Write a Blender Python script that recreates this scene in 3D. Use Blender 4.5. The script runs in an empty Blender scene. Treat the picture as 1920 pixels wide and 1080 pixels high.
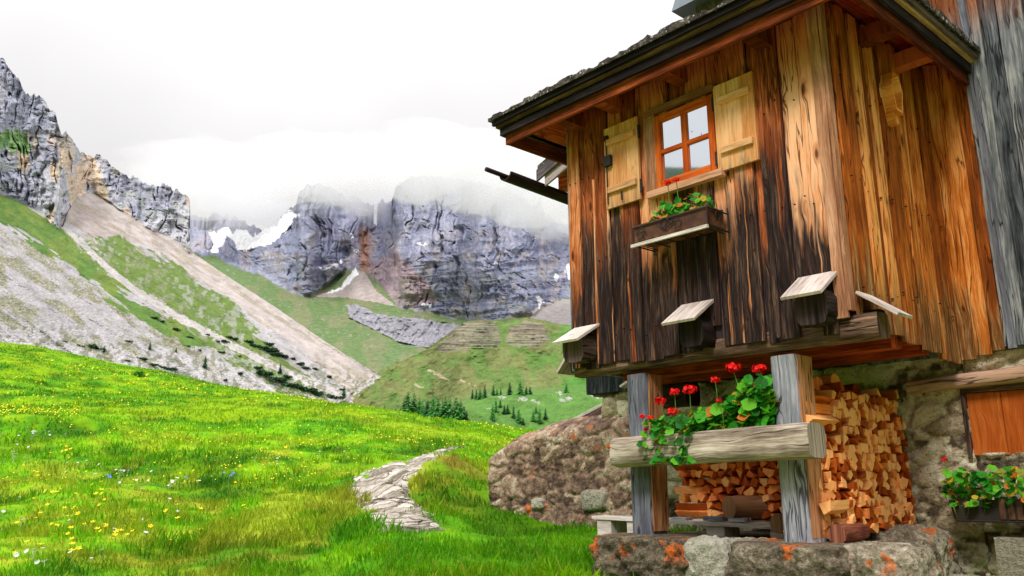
import bpy, math, random
import numpy as np
from math import radians, degrees, sin, cos, tan, atan, pi
from mathutils import Matrix, Vector

# ------------------------------------------------------------------ camera, world, sun, exposure
SC = bpy.context.scene
F = 1560.0; PITCH = atan(365 / F); ROLL = radians(.5); EYE = 1.6
FWD = np.array([0, cos(PITCH), sin(PITCH)]); _u = np.array([0, -sin(PITCH), cos(PITCH)]); _r = np.array([1., 0, 0])
RT = _r * cos(ROLL) - _u * sin(ROLL); UP = _u * cos(ROLL) + _r * sin(ROLL)
CAM = np.array([0, 0, EYE])
cd = bpy.data.cameras.new('camera'); co = bpy.data.objects.new('camera', cd); SC.collection.objects.link(co)
cd.sensor_width = 36; cd.lens = F / 1920 * 36; cd.clip_start = .05; cd.clip_end = 20000
co.matrix_world = Matrix(((RT[0], UP[0], -FWD[0], 0), (RT[1], UP[1], -FWD[1], 0), (RT[2], UP[2], -FWD[2], EYE), (0, 0, 0, 1)))
SC.camera = co
SUN_EL, SUN_AZ = radians(48), radians(205)          # compass bearing from the view direction: behind the camera, to the left
W = bpy.data.worlds.new('World'); SC.world = W; W.use_nodes = True
nt = W.node_tree; nt.nodes.clear()
def wn(t): return nt.nodes.new(t)
sky = wn('ShaderNodeTexSky'); sky.sky_type = 'NISHITA'; sky.sun_disc = False
sky.sun_elevation = SUN_EL; sky.sun_rotation = SUN_AZ
hs = wn('ShaderNodeHueSaturation'); hs.inputs['Saturation'].default_value = .12; nt.links.new(sky.outputs[0], hs.inputs['Color'])
tc = wn('ShaderNodeTexCoord'); sx = wn('ShaderNodeSeparateXYZ'); nt.links.new(tc.outputs['Generated'], sx.inputs[0])
mr = wn('ShaderNodeMapRange'); mr.inputs[1].default_value = .0; mr.inputs[2].default_value = 1.; mr.inputs[3].default_value = 4.1; mr.inputs[4].default_value = 15.5
pw = wn('ShaderNodeMath'); pw.operation = 'POWER'; pw.use_clamp = True; pw.inputs[1].default_value = 2.2; nt.links.new(sx.outputs[2], pw.inputs[0])
nt.links.new(pw.outputs[0], mr.inputs[0])           # overcast: the zenith about three times as bright as the horizon
nz = wn('ShaderNodeTexNoise'); nz.inputs['Scale'].default_value = 2.2; nz.inputs['Detail'].default_value = 5; nt.links.new(tc.outputs['Generated'], nz.inputs['Vector'])
mr2 = wn('ShaderNodeMapRange'); mr2.inputs[1].default_value = .3; mr2.inputs[2].default_value = .7; mr2.inputs[3].default_value = .92; mr2.inputs[4].default_value = 1.08
nt.links.new(nz.outputs[0], mr2.inputs[0])
mm = wn('ShaderNodeMath'); mm.operation = 'MULTIPLY'; nt.links.new(mr.outputs[0], mm.inputs[0]); nt.links.new(mr2.outputs[0], mm.inputs[1])
cc = wn('ShaderNodeCombineColor')
for i, k in enumerate((1.0, .985, .985)):
    q = wn('ShaderNodeMath'); q.operation = 'MULTIPLY'; q.inputs[1].default_value = k
    nt.links.new(mm.outputs[0], q.inputs[0]); nt.links.new(q.outputs[0], cc.inputs[i])
mx = wn('ShaderNodeMix'); mx.data_type = 'RGBA'; mx.inputs[0].default_value = .97
nt.links.new(hs.outputs[0], mx.inputs[6]); nt.links.new(cc.outputs[0], mx.inputs[7])
bg = wn('ShaderNodeBackground'); bg.inputs['Strength'].default_value = .1
nt.links.new(mx.outputs[2], bg.inputs[0]); wo = wn('ShaderNodeOutputWorld'); nt.links.new(bg.outputs[0], wo.inputs[0])
sl = bpy.data.lights.new('sun', 'SUN'); sl.energy = 1.5; sl.angle = radians(14); sl.color = (1, .96, .9)
so = bpy.data.objects.new('sun', sl); SC.collection.objects.link(so)
sd = Vector((sin(SUN_AZ) * cos(SUN_EL), cos(SUN_AZ) * cos(SUN_EL), sin(SUN_EL)))
so.rotation_euler = (-sd).to_track_quat('-Z', 'Y').to_euler(); so.location = (0, 0, 60)
SC.view_settings.view_transform = 'Standard'; SC.view_settings.look = 'None'; SC.view_settings.gamma = 1
SC.view_settings.exposure = .75
SC.cycles.use_denoising = True; SC.cycles.denoiser = 'OPENIMAGEDENOISE'; SC.cycles.denoising_prefilter = 'NONE'; SC.cycles.adaptive_threshold = .004; SC.cycles.max_bounces = 16; SC.cycles.diffuse_bounces = 4; SC.cycles.volume_bounces = 14; SC.cycles.transparent_max_bounces = 8

RNG = np.random.default_rng(7); random.seed(7)
R = random.uniform

# ------------------------------------------------------------------ helpers: colour, noise, pixels to points
def S(r, g, b, k=1.):
    f = lambda c: (c / 255 / 12.92 if c <= 10 else ((c / 255 + .055) / 1.055) ** 2.4) * k
    return (f(r), f(g), f(b))
def C4(c): return (c[0], c[1], c[2], 1)
def _h(i, j, k, s):
    n = (i.astype(np.int64) * 374761393 + j.astype(np.int64) * 668265263 + k.astype(np.int64) * 2147483647 + s * 1274126177) & 0xffffffff
    n = ((n ^ (n >> 13)) * 1274126177) & 0xffffffff
    n = ((n ^ (n >> 16)) * 2246822519) & 0xffffffff
    return ((n ^ (n >> 15)) & 0xffff) / 65535.
def noise(x, y, z=0., s=0):
    x, y, z = np.broadcast_arrays(np.asarray(x, float), np.asarray(y, float), np.asarray(z, float))
    i, j, k = np.floor(x), np.floor(y), np.floor(z); f, g, h = x - i, y - j, z - k
    f, g, h = [t * t * t * (t * (6 * t - 15) + 10) for t in (f, g, h)]
    i, j, k = [np.atleast_1d(a.astype(np.int64)) for a in (i, j, k)]; sc = np.ndim(x) == 0
    o = 0
    for a in (0, 1):
        for b in (0, 1):
            for c in (0, 1):
                o = o + _h(i + a, j + b, k + c, s) * (f if a else 1 - f) * (g if b else 1 - g) * (h if c else 1 - h)
    return o[0] if sc else o
def fbm(x, y, z=0., o=4, s=0, g=.5):
    x, y, z = np.asarray(x, float), np.asarray(y, float), np.asarray(z, float); a = 1; t = 0; n = 0
    for q in range(o):
        t = t + a * noise(x, y, z, s + q * 17); n += a; a *= g; x = x * 2.03 + 5.1; y = y * 2.03 + 1.7; z = z * 2.03
    return t / n
def ridged(x, y, z=0., o=4, s=0):
    x, y, z = np.asarray(x, float), np.asarray(y, float), np.asarray(z, float); a = 1; t = 0; n = 0
    for q in range(o):
        t = t + a * (1 - np.abs(2 * noise(x, y, z, s + q * 13) - 1)); n += a; a *= .5; x = x * 2.1 + 3.3; y = y * 2.1 + 7.7; z = z * 2.1
    return t / n
def worley(x, y, s=0):
    x, y = np.broadcast_arrays(np.asarray(x, float), np.asarray(y, float)); i, j = np.floor(x).astype(np.int64), np.floor(y).astype(np.int64)
    d1 = np.full(x.shape, 9.); d2 = d1.copy(); idv = np.zeros(x.shape); zk = np.zeros_like(i)
    for a in (-1, 0, 1):
        for b in (-1, 0, 1):
            px = i + a + .1 + .8 * _h(i + a, j + b, zk, s); py = j + b + .1 + .8 * _h(i + a, j + b, zk, s + 5)
            d = np.hypot(x - px, y - py); hh = _h(i + a, j + b, zk, s + 9); c = d < d1
            d2 = np.where(c, d1, np.minimum(d2, d)); idv = np.where(c, hh, idv); d1 = np.where(c, d, d1)
    return d1, d2, idv
def sm(x, a, b):
    t = np.clip((np.asarray(x, float) - a) / (b - a), 0, 1); return t * t * (3 - 2 * t)
def ray(px, py):
    px, py = np.broadcast_arrays(np.asarray(px, float), np.asarray(py, float))
    return RT * (px - 960)[..., None] + UP * (540 - py)[..., None] + FWD * F
def btan(px, py):
    d = ray(px, py); h = np.hypot(d[..., 0], d[..., 1]); return np.arctan2(d[..., 0], d[..., 1]), d[..., 2] / h
def itp(x, pts): return np.interp(x, [p[0] for p in pts], [p[1] for p in pts])
def inpoly(x, y, poly):
    c = np.zeros(np.shape(x), bool); n = len(poly)
    for i in range(n):
        x0, y0 = poly[i]; x1, y1 = poly[i - 1]
        if y0 == y1: continue
        c ^= ((y0 > y) != (y1 > y)) & (x < (x1 - x0) * (y - y0) / (y1 - y0) + x0)
    return c

# the hut's own axes: x along its front (to the right), y into its depth, origin at the near corner of the upper room
_B = radians(-42.)
HX = np.array([-sin(_B), -cos(_B), 0]); HY = np.array([cos(_B), -sin(_B), 0])
_d = ray(1602, 600); HC = CAM + _d * (6.2 / np.hypot(_d[0], _d[1])); HC[2] = 0
HUTM = Matrix(((HX[0], HY[0], 0, HC[0]), (HX[1], HY[1], 0, HC[1]), (0, 0, 1, 0), (0, 0, 0, 1)))
def hw(p): return HC + HX * p[0] + HY * p[1] + np.array([0, 0, p[2]])
def hl(p):
    q = np.asarray(p) - HC; return np.array([q @ HX, q @ HY, p[2]])
def hp(px, py, ax, v):
    o = hl(CAM); d = ray(px, py); dl = np.array([d @ HX, d @ HY, d[2]]); return o + dl * ((v - o[ax]) / dl[ax])

# ------------------------------------------------------------------ objects and meshes
COL = SC.collection
def tag(o, label=None, cat=None, group=None, kind=None):
    if label: o['label'] = label
    if cat: o['category'] = cat
    if group: o['group'] = group
    if kind: o['kind'] = kind
    return o
def thing(name, label, cat, M=None, group=None):
    o = bpy.data.objects.new(name, None); o.empty_display_size = .2; COL.objects.link(o)
    if M is not None: o.matrix_world = M
    return tag(o, label, cat, group)
class MB:
    def __init__(s): s.v = []; s.f = []; s.uv = []; s.pid = []; s.smooth = []
    def add(s, vs, fs, uvs=None, pid=None, smooth=False):
        n = len(s.v); s.v += [tuple(p) for p in vs]; pid = random.random() if pid is None else pid
        for k, f in enumerate(fs):
            s.f.append(tuple(i + n for i in f)); s.uv.append(uvs[k] if uvs else [(vs[i][0], vs[i][2]) for i in f]); s.pid.append(pid); s.smooth.append(smooth)
        return s
    def board(s, o, L, Wd, T, seg=1, jit=0., taper=None, pid=None):
        """A board from corner o along L, W wide, T thick; the grain runs along L; jit makes its long edges wander."""
        o, L, Wd, T = map(lambda a: np.asarray(a, float), (o, L, Wd, T))
        if np.dot(np.cross(Wd, T), L) < 0: o = o + T; T = -T
        lw, ll, lt = map(np.linalg.norm, (Wd, L, T)); du, dv = R(0, 50), R(0, 50)
        ph = R(0, 100); vs = []
        for i in range(seg + 1):
            t = i / seg
            a = (float(noise(ph + t * ll * 2.2, 1.)) - .5) * jit; b = (float(noise(ph + t * ll * 2.2, 9.)) - .5) * jit
            p = o + L * t; w0 = Wd * (a / lw); w1 = Wd * (1 + b / lw)
            vs += [p + w0, p + w1, p + w1 + T, p + w0 + T]
        fs, uv = [], []
        off = [(0, lw), (lw, lw + lt), (lw + lt, 2 * lw + lt), (2 * lw + lt, 2 * lw + 2 * lt)]
        for i in range(seg):
            a, b = i * 4, i * 4 + 4
            for k in range(4):
                k2 = (k + 1) % 4; u0, u1 = off[k]
                fs.append((a + k, a + k2, b + k2, b + k)); v0, v1 = dv + ll * i / seg, dv + ll * (i + 1) / seg
                uv.append([(du + u0, v0), (du + u1, v0), (du + u1, v1), (du + u0, v1)])
        n = seg * 4
        fs += [(3, 2, 1, 0), (n, n + 1, n + 2, n + 3)]
        e = [(du, dv), (du + lw, dv), (du + lw, dv + lt), (du, dv + lt)]; uv += [e, e]
        return s.add(vs, fs, uv, pid)
    def box(s, x0, x1, y0, y1, z0, z1, ax=2, seg=1, jit=0, pid=None):
        d = [np.array([x1 - x0, 0, 0]), np.array([0, y1 - y0, 0]), np.array([0, 0, z1 - z0])]
        return s.board((x0, y0, z0), d[ax], d[(ax + 1) % 3], d[(ax + 2) % 3], seg, jit, pid=pid)
    def log(s, p0, p1, r0, r1=None, n=12, seg=4, jit=.0, square=0., pid=None, smooth=True):
        """A round (or hewn: square > 0) log, grain along it, with capped ends."""
        p0, p1 = np.asarray(p0, float), np.asarray(p1, float); r1 = r0 if r1 is None else r1
        L = p1 - p0; l = np.linalg.norm(L); z = L / l; a = np.array([0, 0, 1.]) if abs(z[2]) < .8 else np.array([0, 1., 0])
        x = np.cross(a, z); x /= np.linalg.norm(x); y = np.cross(z, x); ph = R(0, 99); du, dv = R(0, 50), R(0, 50); vs, fs, uv = [], [], []
        for i in range(seg + 1):
            t = i / seg
            for k in range(n):
                an = 2 * pi * k / n; r = r0 + (r1 - r0) * t
                if square: r *= 1 / (abs(cos(an)) ** (2 + square * 8) + abs(sin(an)) ** (2 + square * 8)) ** (1 / (2 + square * 8))
                r *= 1 + jit * 2 * (float(noise(ph + 2 * cos(an), ph + 2 * sin(an), t * l * 3)) - .5)
                vs.append(p0 + L * t + x * (r * cos(an)) + y * (r * sin(an)))
        c = 2 * pi * max(r0, r1) / n
        for i in range(seg):
            for k in range(n):
                k2 = (k + 1) % n; a, b = i * n, (i + 1) * n; v0, v1 = dv + l * i / seg, dv + l * (i + 1) / seg
                fs.append((a + k, a + k2, b + k2, b + k)); uv.append([(du + c * k, v0), (du + c * (k + 1), v0), (du + c * (k + 1), v1), (du + c * k, v1)])
        s.add(vs, fs, uv, pid, smooth); pid = s.pid[-1]
        for ring, rev in ((0, 1), (seg, 0)):
            q = [vs[ring * n + k] for k in range(n)]
            if rev: q = q[::-1]
            s.add(q, [tuple(range(n))], [[(du + float(np.dot(p - q[0], x)), dv + .2 * float(np.dot(p - q[0], y))) for p in q]], pid)
        return s
    def prism(s, poly, o, X, Y, T, pid=None):
        """A flat outline (in X, Y) given the thickness T."""
        X, Y, T, o = [np.asarray(a, float) for a in (X, Y, T, o)]; n = len(poly)
        a = [o + X * p[0] + Y * p[1] for p in poly]; vs = a + [p + T for p in a]
        fs = [tuple(range(n))[::-1], tuple(range(n, 2 * n))] + [(i, (i + 1) % n, n + (i + 1) % n, n + i) for i in range(n)]
        du, dv = R(0, 50), R(0, 50); lt = np.linalg.norm(T)
        uv = [[(du + p[0], dv + p[1]) for p in poly][::-1], [(du + p[0], dv + p[1]) for p in poly]]
        for i in range(n): uv.append([(du + .3 * i, dv), (du + .3 * i + .1, dv), (du + .3 * i + .1, dv + lt), (du + .3 * i, dv + lt)])
        return s.add(vs, fs, uv, pid)
    def tube(s, pts, r, n=6, pid=None):
        for a, b in zip(pts[:-1], pts[1:]): s.log(a, b, r, r, n=n, seg=1, pid=pid)
        return s
    def build(s, name, m, parent=None, M=None):
        me = bpy.data.meshes.new(name); me.from_pydata(s.v, [], s.f)
        u = me.uv_layers.new(name='UVMap'); u.data.foreach_set('uv', np.array([c for f in s.uv for c in f], np.float32).ravel())
        at = me.attributes.new('pid', 'FLOAT', 'FACE'); at.data.foreach_set('value', np.array(s.pid, np.float32))
        me.polygons.foreach_set('use_smooth', s.smooth); me.materials.append(m); me.update()
        o = bpy.data.objects.new(name, me); COL.objects.link(o)
        if parent is not None: o.parent = parent
        elif M is not None: o.matrix_world = M
        return o
def raw(name, v, f, m, parent=None, smooth=True, attrs=None, M=None):
    """A big mesh from numpy arrays; f is (n, 3) or (n, 4)."""
    me = bpy.data.meshes.new(name); v = np.asarray(v, np.float32); f = np.asarray(f, np.int32); n, k = f.shape
    me.vertices.add(len(v)); me.vertices.foreach_set('co', v.ravel()); me.loops.add(n * k); me.loops.foreach_set('vertex_index', f.ravel())
    me.polygons.add(n); me.polygons.foreach_set('loop_start', np.arange(0, n * k, k, dtype=np.int32)); me.polygons.foreach_set('loop_total', np.full(n, k, np.int32))
    me.update(calc_edges=True); me.polygons.foreach_set('use_smooth', np.full(n, smooth))
    for an, (dom, a) in (attrs or {}).items():
        a = np.asarray(a, np.float32)
        if a.ndim == 1: at = me.attributes.new(an, 'FLOAT', dom); at.data.foreach_set('value', a)
        else:
            at = me.attributes.new(an, 'FLOAT_COLOR', dom); at.data.foreach_set('color', np.concatenate([a, np.ones((len(a), 1), np.float32)], 1).ravel())
    me.materials.append(m); me.validate(); me.update()
    o = bpy.data.objects.new(name, me); COL.objects.link(o)
    if parent is not None: o.parent = parent
    elif M is not None: o.matrix_world = M
    return o
def gridfaces(nr, nc):
    i = np.arange((nr - 1) * (nc - 1)); r, c = i // (nc - 1), i % (nc - 1); a = r * nc + c
    return np.stack([a, a + 1, a + nc + 1, a + nc], 1)
def dup(o, M=None, parent=None):
    c = o.copy(); COL.objects.link(c)
    if parent is not None: c.parent = parent
    for ch in list(o.children): dup(ch, None, c)
    if M is not None: c.matrix_world = M
    return c

# ------------------------------------------------------------------ materials
class NT:
    def __init__(s, name):
        s.m = bpy.data.materials.new(name); s.m.use_nodes = True; s.t = s.m.node_tree; s.t.nodes.clear()
        s.b = s.t.nodes.new('ShaderNodeBsdfPrincipled'); s.o = s.t.nodes.new('ShaderNodeOutputMaterial'); s.l(s.b.outputs[0], s.o.inputs[0])
        s.b.inputs['Roughness'].default_value = .85; s.b.inputs['Specular IOR Level'].default_value = .25
    def l(s, a, b): s.t.links.new(a, b)
    def put(s, sock, v):
        if isinstance(v, (int, float)): sock.default_value = v
        elif isinstance(v, tuple): sock.default_value = v if len(v) == len(sock.default_value) else C4(v)
        else: s.l(v, sock)
    def math(s, op, a, b=0., c=None, clamp=False):
        n = s.t.nodes.new('ShaderNodeMath'); n.operation = op; n.use_clamp = clamp; s.put(n.inputs[0], a); s.put(n.inputs[1], b)
        if c is not None: s.put(n.inputs[2], c)
        return n.outputs[0]
    def mr(s, v, a, b, c=0., d=1.):
        n = s.t.nodes.new('ShaderNodeMapRange'); n.interpolation_type = 'SMOOTHSTEP'
        for i, q in enumerate((v, a, b, c, d)): s.put(n.inputs[i], q)
        return n.outputs[0]
    def attr(s, name): n = s.t.nodes.new('ShaderNodeAttribute'); n.attribute_name = name; return n
    def coord(s, k='Object'): return s.t.nodes.new('ShaderNodeTexCoord').outputs[k]
    def sep(s, v): n = s.t.nodes.new('ShaderNodeSeparateXYZ'); s.l(v, n.inputs[0]); return n.outputs
    def comb(s, x=0., y=0., z=0.):
        n = s.t.nodes.new('ShaderNodeCombineXYZ'); [s.put(n.inputs[i], q) for i, q in enumerate((x, y, z))]; return n.outputs[0]
    def vm(s, op, a, b):
        n = s.t.nodes.new('ShaderNodeVectorMath'); n.operation = op; s.put(n.inputs[0], a); s.put(n.inputs[1], b); return n.outputs[0]
    def noise(s, v, sc=1., det=4., rough=.55, dist=0.):
        n = s.t.nodes.new('ShaderNodeTexNoise'); s.l(v, n.inputs['Vector'])
        for k, q in (('Scale', sc), ('Detail', det), ('Roughness', rough), ('Distortion', dist)): n.inputs[k].default_value = q
        return n.outputs[0]
    def vor(s, v, sc=1., feat='F1', out='Distance', rnd=1.):
        n = s.t.nodes.new('ShaderNodeTexVoronoi'); n.feature = feat; s.l(v, n.inputs['Vector']); n.inputs['Scale'].default_value = sc; n.inputs['Randomness'].default_value = rnd
        return n.outputs[out]
    def ramp(s, f, stops):
        n = s.t.nodes.new('ShaderNodeValToRGB'); s.put(n.inputs[0], f); e = n.color_ramp.elements
        while len(e) < len(stops): e.new(.5)
        for q, (p, c) in zip(e, stops): q.position = p; q.color = C4(c) if isinstance(c, tuple) else (c, c, c, 1)
        return n.outputs[0]
    def mix(s, f, a, b, mode='MIX'):
        n = s.t.nodes.new('ShaderNodeMix'); n.data_type = 'RGBA'; n.blend_type = mode; n.clamp_factor = True
        s.put(n.inputs[0], f); s.put(n.inputs[6], a); s.put(n.inputs[7], b); return n.outputs[2]
    def base(s, c): s.put(s.b.inputs['Base Color'], c); return s
    def rough(s, v): s.put(s.b.inputs['Roughness'], v); return s
    def bump(s, h, st=.4, dist=.01):
        n = s.t.nodes.new('ShaderNodeBump'); n.inputs['Strength'].default_value = st; n.inputs['Distance'].default_value = dist; s.l(h, n.inputs['Height'])
        s.l(n.outputs[0], s.b.inputs['Normal']); return s

def wood(name, stops, dark=None, zb=None, top=None, spread=.45, pidw=.35, knots=True, streak=None, rough=.85, warm=True):
    """Sawn wood: grain along v; `dark` is the weathered ramp below the height zb, `top` the shade of the sheltered, resin-brown wood above."""
    wb = lambda c: (c[0] * 1.2, c[1] * .95, c[2] * 1.02)
    if warm: stops = [(p, wb(c)) for p, c in stops]
    if top: top = ([(p, wb(c)) for p, c in top[0]],) + tuple(top[1:])
    n = NT(name); uv = n.coord('UV'); u, v, _ = n.sep(uv); pid = n.attr('pid').outputs['Fac']
    wob = n.math('MULTIPLY', n.math('SUBTRACT', n.noise(n.comb(n.math('MULTIPLY', u, 4.), n.math('MULTIPLY', v, 2.2)), 1., 2.), .5), .06)
    kd = n.vor(n.comb(n.math('MULTIPLY', u, 5.5), n.math('MULTIPLY', v, 1.9)), 1.)
    uw = n.math('ADD', n.math('ADD', u, wob), n.mr(kd, .28, 0., 0., .035))        # the grain bends round the knots
    g = n.noise(n.comb(n.math('MULTIPLY', uw, 24.), n.math('MULTIPLY', v, 1.3), pid), 1., 4., .6)
    fi = n.noise(n.comb(n.math('MULTIPLY', uw, 62.), n.math('MULTIPLY', v, 3.2)), 1., 4., .75)
    bl = n.noise(n.comb(n.math('MULTIPLY', u, 4.), n.math('MULTIPLY', v, 2.4)), 1., 3.)
    f = n.math('ADD', n.math('MULTIPLY', g, .36), n.math('ADD', n.math('MULTIPLY', fi, .40), n.math('MULTIPLY', bl, .24)))
    f = n.math('ADD', f, n.math('MULTIPLY', n.math('SUBTRACT', pid, .5), pidw * .8))
    f = n.mr(f, .33, .68)
    col = n.ramp(f, stops)
    ck = n.math('ABSOLUTE', n.math('SUBTRACT', n.noise(n.comb(n.math('MULTIPLY', uw, 11.), n.math('MULTIPLY', v, .55), 7.), 1., 3., .5), .5))
    crack = n.mr(ck, .014, .003, 0., .8 if knots else .3)
    if knots: col = n.mix(n.mr(kd, .13, .06, 0., .85), n.mix(n.mr(kd, .22, .14, 0., .45), col, stops[1][1]), tuple(c * .3 for c in stops[0][1]))
    if dark:
        z = n.sep(n.coord('Object'))[2]
        edge = n.math('ADD', n.math('MULTIPLY', n.math('SUBTRACT', g, .5), 1.5), n.math('MULTIPLY', n.math('SUBTRACT', n.math('FRACT', n.math('MULTIPLY', pid, 7.13)), .5), 2 * spread))
        edge = n.math('ADD', edge, n.math('MULTIPLY', n.math('SUBTRACT', bl, .5), .8))
        zz = n.math('SUBTRACT', z, edge)
        m = n.mr(zz, zb + .28, zb - .28)
        if streak: m = n.math('MULTIPLY', m, n.mr(n.noise(n.comb(n.math('MULTIPLY', uw, 15.), n.math('MULTIPLY', v, .3), 3.), 1., 3.), streak + .07, streak))
        col = n.mix(m, col, n.ramp(n.mr(n.math('ADD', n.math('MULTIPLY', fi, .55), n.math('MULTIPLY', g, .45)), .32, .7), dark))
    if top:
        z = n.sep(n.coord('Object'))[2]
        m = n.mr(n.math('ADD', z, n.math('MULTIPLY', n.math('SUBTRACT', pid, .5), .35)), top[1] - .3, top[1] + .3, 0., top[2])
        col = n.mix(m, col, n.ramp(f, top[0]))
    col = n.mix(crack, col, tuple(c * .22 for c in stops[0][1]))
    n.b.inputs['Specular IOR Level'].default_value = .12
    n.base(col).rough(max(rough, .8)).bump(n.math('SUBTRACT', n.math('ADD', n.math('MULTIPLY', fi, .7), n.math('MULTIPLY', g, .3)), n.math('MULTIPLY', crack, .6)), .7, .008)
    return n.m
DK = [(0., S(18, 14, 16)), (.4, S(46, 35, 34)), (.75, S(82, 62, 54)), (1., S(136, 104, 80))]
M = {}
M['front'] = wood('front_planks', [(0., S(112, 60, 26)), (.3, S(176, 108, 60)), (.6, S(216, 156, 98)), (1., S(240, 206, 156))], DK, 3.8, ([(0., S(96, 40, 16)), (.5, S(136, 68, 32)), (1., S(178, 104, 54))], 4.76, .88), .42, streak=.62)
M['side'] = wood('side_planks', [(0., S(110, 60, 18)), (.35, S(160, 94, 28)), (.65, S(194, 124, 46)), (1., S(230, 178, 100))], [(0., S(60, 36, 18)), (.5, S(128, 84, 44)), (1., S(200, 158, 104))], 2.85, ([(0., S(104, 48, 14)), (.5, S(156, 80, 24)), (1., S(194, 116, 44))], 4.9, .7), .3, pidw=.3)
M['old'] = wood('weathered_planks', [(0., S(36, 38, 42)), (.35, S(80, 84, 90)), (.7, S(118, 120, 124)), (1., S(168, 168, 166))], None, None, ([(0., S(80, 42, 14)), (.5, S(130, 78, 30)), (1., S(170, 110, 50))], 5.55, .9), warm=False)
M['grey'] = wood('silvered_timber', [(0., S(84, 84, 94)), (.4, S(126, 128, 138)), (.75, S(154, 156, 164)), (1., S(192, 192, 194))], warm=False)
M['logend'] = wood('beam_end_timber', [(0., S(26, 22, 20)), (.5, S(58, 52, 48)), (1., S(104, 94, 84))])  # grey timber; the shade under the weather boards is put into its colour
M['postside'] = wood('post_heartwood', [(0., S(90, 60, 34)), (.5, S(152, 110, 66)), (1., S(200, 160, 110))])
M['pale'] = wood('bleached_log', [(0., S(110, 96, 82)), (.35, S(182, 166, 148)), (.7, S(222, 208, 192)), (1., S(244, 234, 222))], warm=False)
M['cover'] = wood('bleached_board', [(0., S(156, 138, 132)), (.4, S(204, 188, 180)), (1., S(238, 226, 218))], pidw=.15, knots=False, warm=False)
M['beam'] = wood('sill_timber', [(0., S(48, 40, 32)), (.4, S(100, 86, 68)), (.7, S(140, 122, 98)), (1., S(180, 160, 130))])
M['under'] = wood('sheltered_timber', [(0., S(96, 38, 16)), (.45, S(166, 76, 28)), (1., S(210, 120, 54))], knots=False)
M['soffit'] = wood('soffit_boards', [(0., S(112, 40, 14)), (.5, S(178, 74, 26)), (1., S(220, 120, 52))])
M['fascia'] = wood('eave_board', [(0., S(70, 32, 12)), (.5, S(132, 68, 28)), (1., S(184, 108, 54))], knots=False)
M['tar'] = wood('dark_eave_board', [(0., S(24, 22, 24)), (.6, S(58, 54, 56)), (1., S(110, 106, 100))], knots=False)
M['moss'] = wood('mossy_eave_board', [(0., S(70, 60, 36)), (.5, S(146, 118, 76)), (1., S(196, 170, 120))], knots=False)
M['shutter'] = wood('shutter_boards', [(0., S(186, 132, 66)), (.4, S(214, 174, 112)), (.8, S(232, 198, 140)), (1., S(244, 218, 168))], [(0., S(62, 58, 56)), (1., S(160, 140, 110))], 4.0, None, .08, pidw=.15, knots=False)
M['frame'] = wood('window_timber', [(0., S(140, 62, 14)), (.5, S(192, 96, 30)), (1., S(218, 128, 52))], pidw=.1, knots=False, rough=.5)
M['trim'] = wood('window_casing', [(0., S(116, 82, 54)), (.5, S(164, 128, 92)), (1., S(204, 172, 134))], knots=False)
M['redshut'] = wood('low_shutter', [(0., S(140, 70, 16)), (.5, S(164, 88, 28)), (1., S(190, 112, 46))], pidw=.15, knots=False)
M['shrine'] = wood('carved_wood', [(0., S(200, 128, 40)), (.5, S(240, 186, 90)), (1., S(254, 228, 150))], knots=False)
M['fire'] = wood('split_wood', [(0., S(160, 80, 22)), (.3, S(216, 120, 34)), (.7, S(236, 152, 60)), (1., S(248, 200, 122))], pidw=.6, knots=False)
M['fireshade'] = wood('split_wood_shaded', [(0., S(136, 62, 20)), (.4, S(216, 112, 42)), (1., S(244, 176, 104))], pidw=.5, knots=False)  # darker copy of the split wood, the stack's shade put into its colour
M['bark'] = wood('bark_log', [(0., S(60, 34, 26)), (.5, S(110, 66, 48)), (1., S(160, 120, 90))], knots=False)
M['cutend'] = wood('sawn_round', [(0., S(124, 98, 66)), (.5, S(166, 138, 100)), (1., S(200, 176, 140))], knots=False)
def simple(name, c, rough=.6, metal=0., var=.25, sc=8.):
    n = NT(name); f = n.noise(n.coord(), sc, 4.); n.base(n.mix(f, tuple(x * (1 - var) for x in c), tuple(min(1, x * (1 + var)) for x in c))).rough(rough); n.b.inputs['Metallic'].default_value = metal
    return n.m
M['iron'] = simple('wrought_iron', S(52, 48, 48), .6, .4)
M['nail'] = simple('nail_iron', S(30, 26, 26), .7, .2)
M['tin'] = simple('sheet_metal', S(150, 158, 168), .45, .7)
M['gutter'] = wood('wooden_gutter', [(0., S(42, 32, 32)), (.5, S(84, 68, 64)), (1., S(128, 110, 104))], knots=False)
M['verge'] = wood('verge_boards', [(0., S(70, 70, 72)), (.5, S(124, 124, 126)), (1., S(176, 174, 172))], knots=False)
def mk_shingle():
    n = NT('mossy_shingles'); c = n.coord(); f = n.noise(c, 14., 5.); g = n.noise(c, 3., 3.); li = n.noise(c, 38., 3.)
    col = n.ramp(f, [(.25, S(24, 20, 20)), (.5, S(62, 54, 50)), (.75, S(124, 116, 110))])
    col = n.mix(n.mr(g, .6, .7), col, S(78, 74, 40)); col = n.mix(n.mr(li, .6, .66), col, S(176, 174, 168))
    n.base(col).rough(.95).bump(f, .8, .03); return n.m
M['shingle'] = mk_shingle()
def mk_glass():
    n = NT('window_glass'); n.base(S(222, 228, 236)).rough(.03); n.b.inputs['Metallic'].default_value = .92; return n.m
M['glass'] = mk_glass()
def mk_pot():
    n = NT('brown_planter'); c = n.coord(); f = n.noise(c, 9., 5.)
    n.base(n.ramp(f, [(.3, S(58, 36, 28)), (.55, S(96, 62, 46)), (.68, S(120, 84, 60)), (.74, S(176, 132, 96))])).rough(.6); return n.m
M['pot'] = mk_pot()
M['darkpot'] = simple('dark_planter', S(52, 44, 42), .5)
M['soil'] = simple('soil', S(50, 36, 26), .95)
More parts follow.
